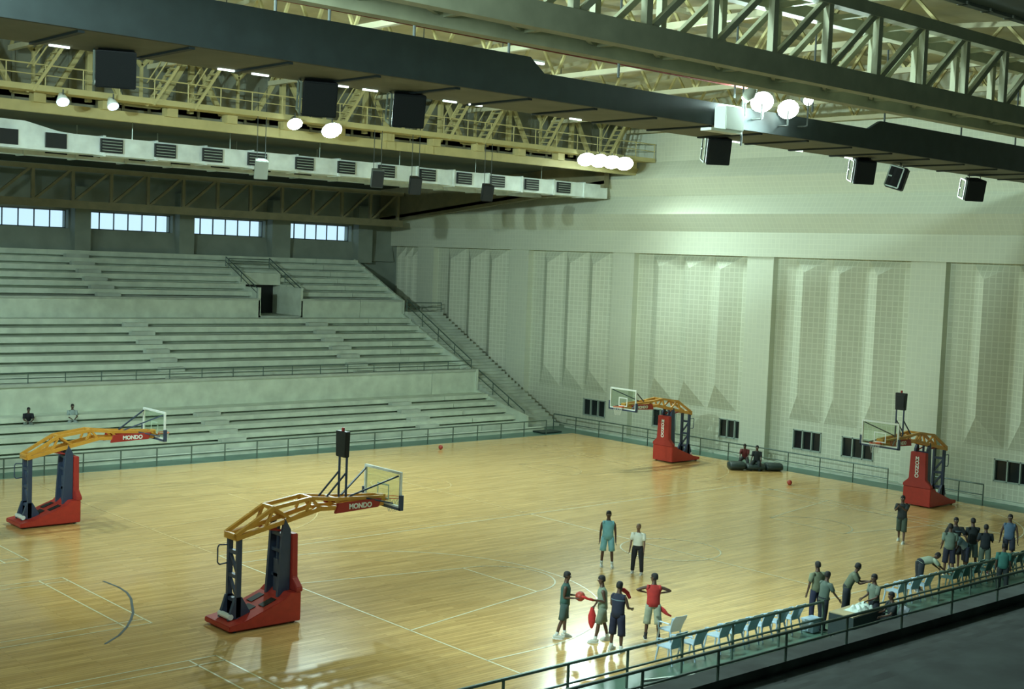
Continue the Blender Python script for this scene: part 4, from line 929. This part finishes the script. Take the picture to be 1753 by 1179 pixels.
cloth_piece('training_bib', [b_-d_*0.12, b_-d_*0.02, b_+d_*0.06, b_+d_*0.14+V(0,0,0.03), b_+d_*0.22+V(0,0,0.04)], [0.03,0.05,0.06,0.055,0.035], 'red bib held out at arm length towards the ball')
b2 = m_ @ (J['wr'][1]+J['hd'][1]*0.14) + V(25.15,24.15,0)
cloth_piece('training_bib', [b2+V(0,0,0.08), b2, b2-V(0,0,0.15), b2-V(0.02,0.02,0.35), b2-V(0,0,0.5)], [0.04,0.06,0.11,0.09,0.03], 'red bib dangling beside the thigh of the person in the pale vest')
person((24.85,23.3,0), face((24.8,23.3))+math.pi-0.5, 'person in navy kit seen from behind, standing beside the pale vest player', 1.88, lean=2, arms=[(15,12,55,-10),(12,12,60,-10)], legs=[(3,3,6),(-3,3,6)], top='jersey', topcol=(0.016,0.022,0.045), sleeve='none', bottom='long_shorts', botcol=(0.012,0.016,0.04), sock=WH, stripe=(0.12,0.18,0.22), shoe=(0.55,0.58,0.52))
cloth_piece('training_bib', [(25.0,23.42,1.63),(25.08,23.36,1.60),(25.16,23.28,1.52),(25.2,23.22,1.38)], [0.05,0.10,0.10,0.05], 'red bib over the right shoulder of the person in navy')
ex, J = person((26.45,23.5,0), math.radians(48), 'person with both elbows out, in a red bib and grey long shorts', 1.85, lean=0, arms=[(8,72,30,-68),(8,72,30,-68)], legs=[(3,3,6),(-6,4,6)], top='shirt', topcol=(0.42,0.03,0.025), sleeve='none', bottom='long_shorts', botcol=(0.30,0.34,0.25), shoe=(0.015,0.015,0.018), sock=(0.02,0.02,0.02), headturn=60)
cloth_piece('training_bib', [(26.60,23.36,0.92),(26.66,23.32,0.82),(26.74,23.25,0.72),(26.84,23.18,0.66)], [0.03,0.09,0.07,0.02], 'small red cloth sticking out at the right hip of the person in grey shorts')
person((44.25,26.9,0), math.radians(200), 'person in dark shirt and wide shorts walking in front of the far right hoop', 1.85, lean=3, arms=[(60,0,80,-40),(50,5,95,-30)], legs=[(16,8,3),(-14,6,3)], top='shirt', topcol=(0.02,0.028,0.03), sleeve='short', bottom='long_shorts', botcol=(0.045,0.07,0.05), shoe=(0.6,0.65,0.58))
# --- group at right
person((40.85,22.95,0), math.radians(40), 'person in light grey shirt seen from behind at the left of the right-hand group', 1.80, arms=[(5,8,40,0),(5,8,40,0)], top='shirt', topcol=(0.14,0.20,0.16), sleeve='short', bottom='long_shorts', botcol=(0.012,0.016,0.035), shoe=(0.1,0.12,0.12))
person((41.9,23.35,0), math.radians(210), 'person in black shirt with pale chest stripe, tallest at the back of the right-hand group', 1.84, wide=1.1, arms=[(10,28,30,15),(10,28,30,15)], top='shirt', topcol=(0.012,0.018,0.02), sleeve='short', bottom='shorts', botcol=(0.012,0.016,0.02), stripe=(0.22,0.28,0.25), shoe=(0.2,0.22,0.22))
person((41.75,22.85,0), math.radians(150), 'person in pale blue bent forward in the middle of the right-hand group', 1.72, lean=52, nod=30, arms=[(5,5,10),(5,5,10)], legs=[(8,5,8),(-6,4,8)], top='shirt', topcol=(0.22,0.36,0.46), sleeve='short', bottom='long_shorts', botcol=(0.02,0.028,0.05), shoe=(0.1,0.12,0.12))
person((42.35,22.95,0), math.radians(60), 'bushy-haired person in dark shirt and pale blue shorts in the right-hand group', 1.84, arms=[(15,5,70,-10),(15,5,70,-10)], top='shirt', topcol=(0.018,0.028,0.03), sleeve='short', bottom='long_shorts', botcol=(0.12,0.22,0.24), shoe=(0.1,0.12,0.12))
person((42.15,22.35,0), math.radians(40), 'person in dark shirt and grey-green shorts at the right of the group', 1.74, arms=[(15,12,70,-10),(15,14,80,10)], top='shirt', topcol=(0.012,0.02,0.025), sleeve='short', bottom='long_shorts', botcol=(0.09,0.13,0.10), shoe=(0.1,0.03,0.03))
person((44.3,22.6,0), math.radians(200), 'person in blue sleeveless jersey standing alone right of the group', 1.84, wide=1.05, arms=[(3,14,5),(3,14,5)], top='jersey', topcol=(0.07,0.13,0.20), sleeve='none', bottom='shorts', botcol=(0.02,0.03,0.05), shoe=(0.1,0.12,0.12))
person((40.0,20.55,0), math.radians(30), 'person in turquoise shirt and dark trousers standing behind the near railing at far right', 1.66, top='shirt', topcol=(0.035,0.15,0.125), sleeve='short', bottom='trousers', botcol=(0.012,0.02,0.022), shoe=(0.03,0.03,0.03), nod=25)
person((38.0,22.35,0), math.radians(-25), 'person in pale shirt bent double over the bench chairs', 1.75, lean=82, nod=50, arms=[(20,5,10),(20,5,10)], legs=[(5,8,6),(-8,6,6)], top='shirt', topcol=(0.36,0.44,0.33), sleeve='short', bottom='trousers', botcol=(0.015,0.022,0.03), shoe=(0.1,0.1,0.1))
# --- officials
person((31.85,22.0,0), math.radians(75), 'person in khaki short-sleeved shirt and jeans standing left of the officials table', 1.80, wide=1.08, arms=[(0,16,10),(0,10,10)], top='shirt', topcol=(0.17,0.20,0.125), sleeve='short', bottom='trousers', botcol=(0.018,0.025,0.06), shoe=(0.05,0.04,0.03))
person((31.25,21.35,0), math.radians(-15), 'shorter person in dark olive shirt and dark trousers leaning on the railing', 1.72, lean=10, arms=[(20,4,15),(25,6,15)], top='shirt', topcol=(0.085,0.125,0.10), sleeve='short', bottom='trousers', botcol=(0.010,0.014,0.022), shoe=(0.03,0.03,0.03))
person((33.0,21.75,0), math.radians(-60), 'person in olive shirt leaning forward across the officials table', 1.76, lean=28, arms=[(25,0,70,-15),(25,0,75,-15)], top='shirt', topcol=(0.11,0.14,0.09), sleeve='short', bottom='trousers', botcol=(0.015,0.02,0.03), shoe=(0.03,0.03,0.03), headturn=20)
person((32.2,20.3,0), math.radians(160), 'person in pale olive shirt and black trousers at the right end of the officials table', 1.74, lean=3, arms=[(10,5,60,-15),(10,5,60,-15)], top='tucked_shirt', topcol=(0.13,0.17,0.13), sleeve='short', bottom='trousers', botcol=(0.010,0.014,0.02), shoe=(0.03,0.03,0.03))
person((32.3,19.75,0), 2.6, 'person in dark clothes seated on a chair behind the officials table', 1.72, lean=6, seat=0.52, legs=[(78,80,8),(78,80,8)], arms=[(25,4,50,-5),(25,4,50,-5)], top='shirt', topcol=(0.02,0.03,0.032), sleeve='short', bottom='trousers', botcol=(0.012,0.016,0.022), shoe=(0.03,0.03,0.03))
# --- sitters
person((53.95,42.1,0.0), math.radians(-150), 'person in dark red shirt sitting on the gym mats, left of two', 1.72, lean=22, nod=15, seat=0.46, legs=[(75,70,14),(75,70,14)], arms=[(30,6,25,-5),(30,6,25,-5)], top='shirt', topcol=(0.13,0.022,0.02), sleeve='short', bottom='trousers', botcol=(0.03,0.035,0.035), shoe=(0.1,0.1,0.1))
person((53.65,41.1,0.0), math.radians(-150), 'person in black shirt sitting on the gym mats, right of two', 1.76, lean=10, seat=0.46, legs=[(75,72,12),(75,72,12)], arms=[(15,10,15,5),(15,10,15,5)], top='shirt', topcol=(0.012,0.016,0.022), sleeve='short', bottom='trousers', botcol=(0.015,0.02,0.02), shoe=(0.1,0.1,0.1))
for (x, y, z, lab, tc_, bc_, ln_) in ((24.25,61.95,1.10,'person in black sitting on the lower stand steps, left of two',(0.010,0.012,0.018),(0.16,0.20,0.17),24),(26.45,61.95,1.10,'person in pale blue shirt sitting upright on the lower stand steps, right of two',(0.30,0.38,0.36),(0.28,0.34,0.32),4)):
    person((x,y,z), face((x,y))+0.15, lab, 1.72, lean=ln_, seat=0.42, legs=[(72,76,12),(72,76,12)], arms=[(18,8,55,-25),(18,8,55,-25)], top='shirt', topcol=tc_, sleeve='short', bottom='trousers', botcol=bc_, shoe=(0.03,0.03,0.03))
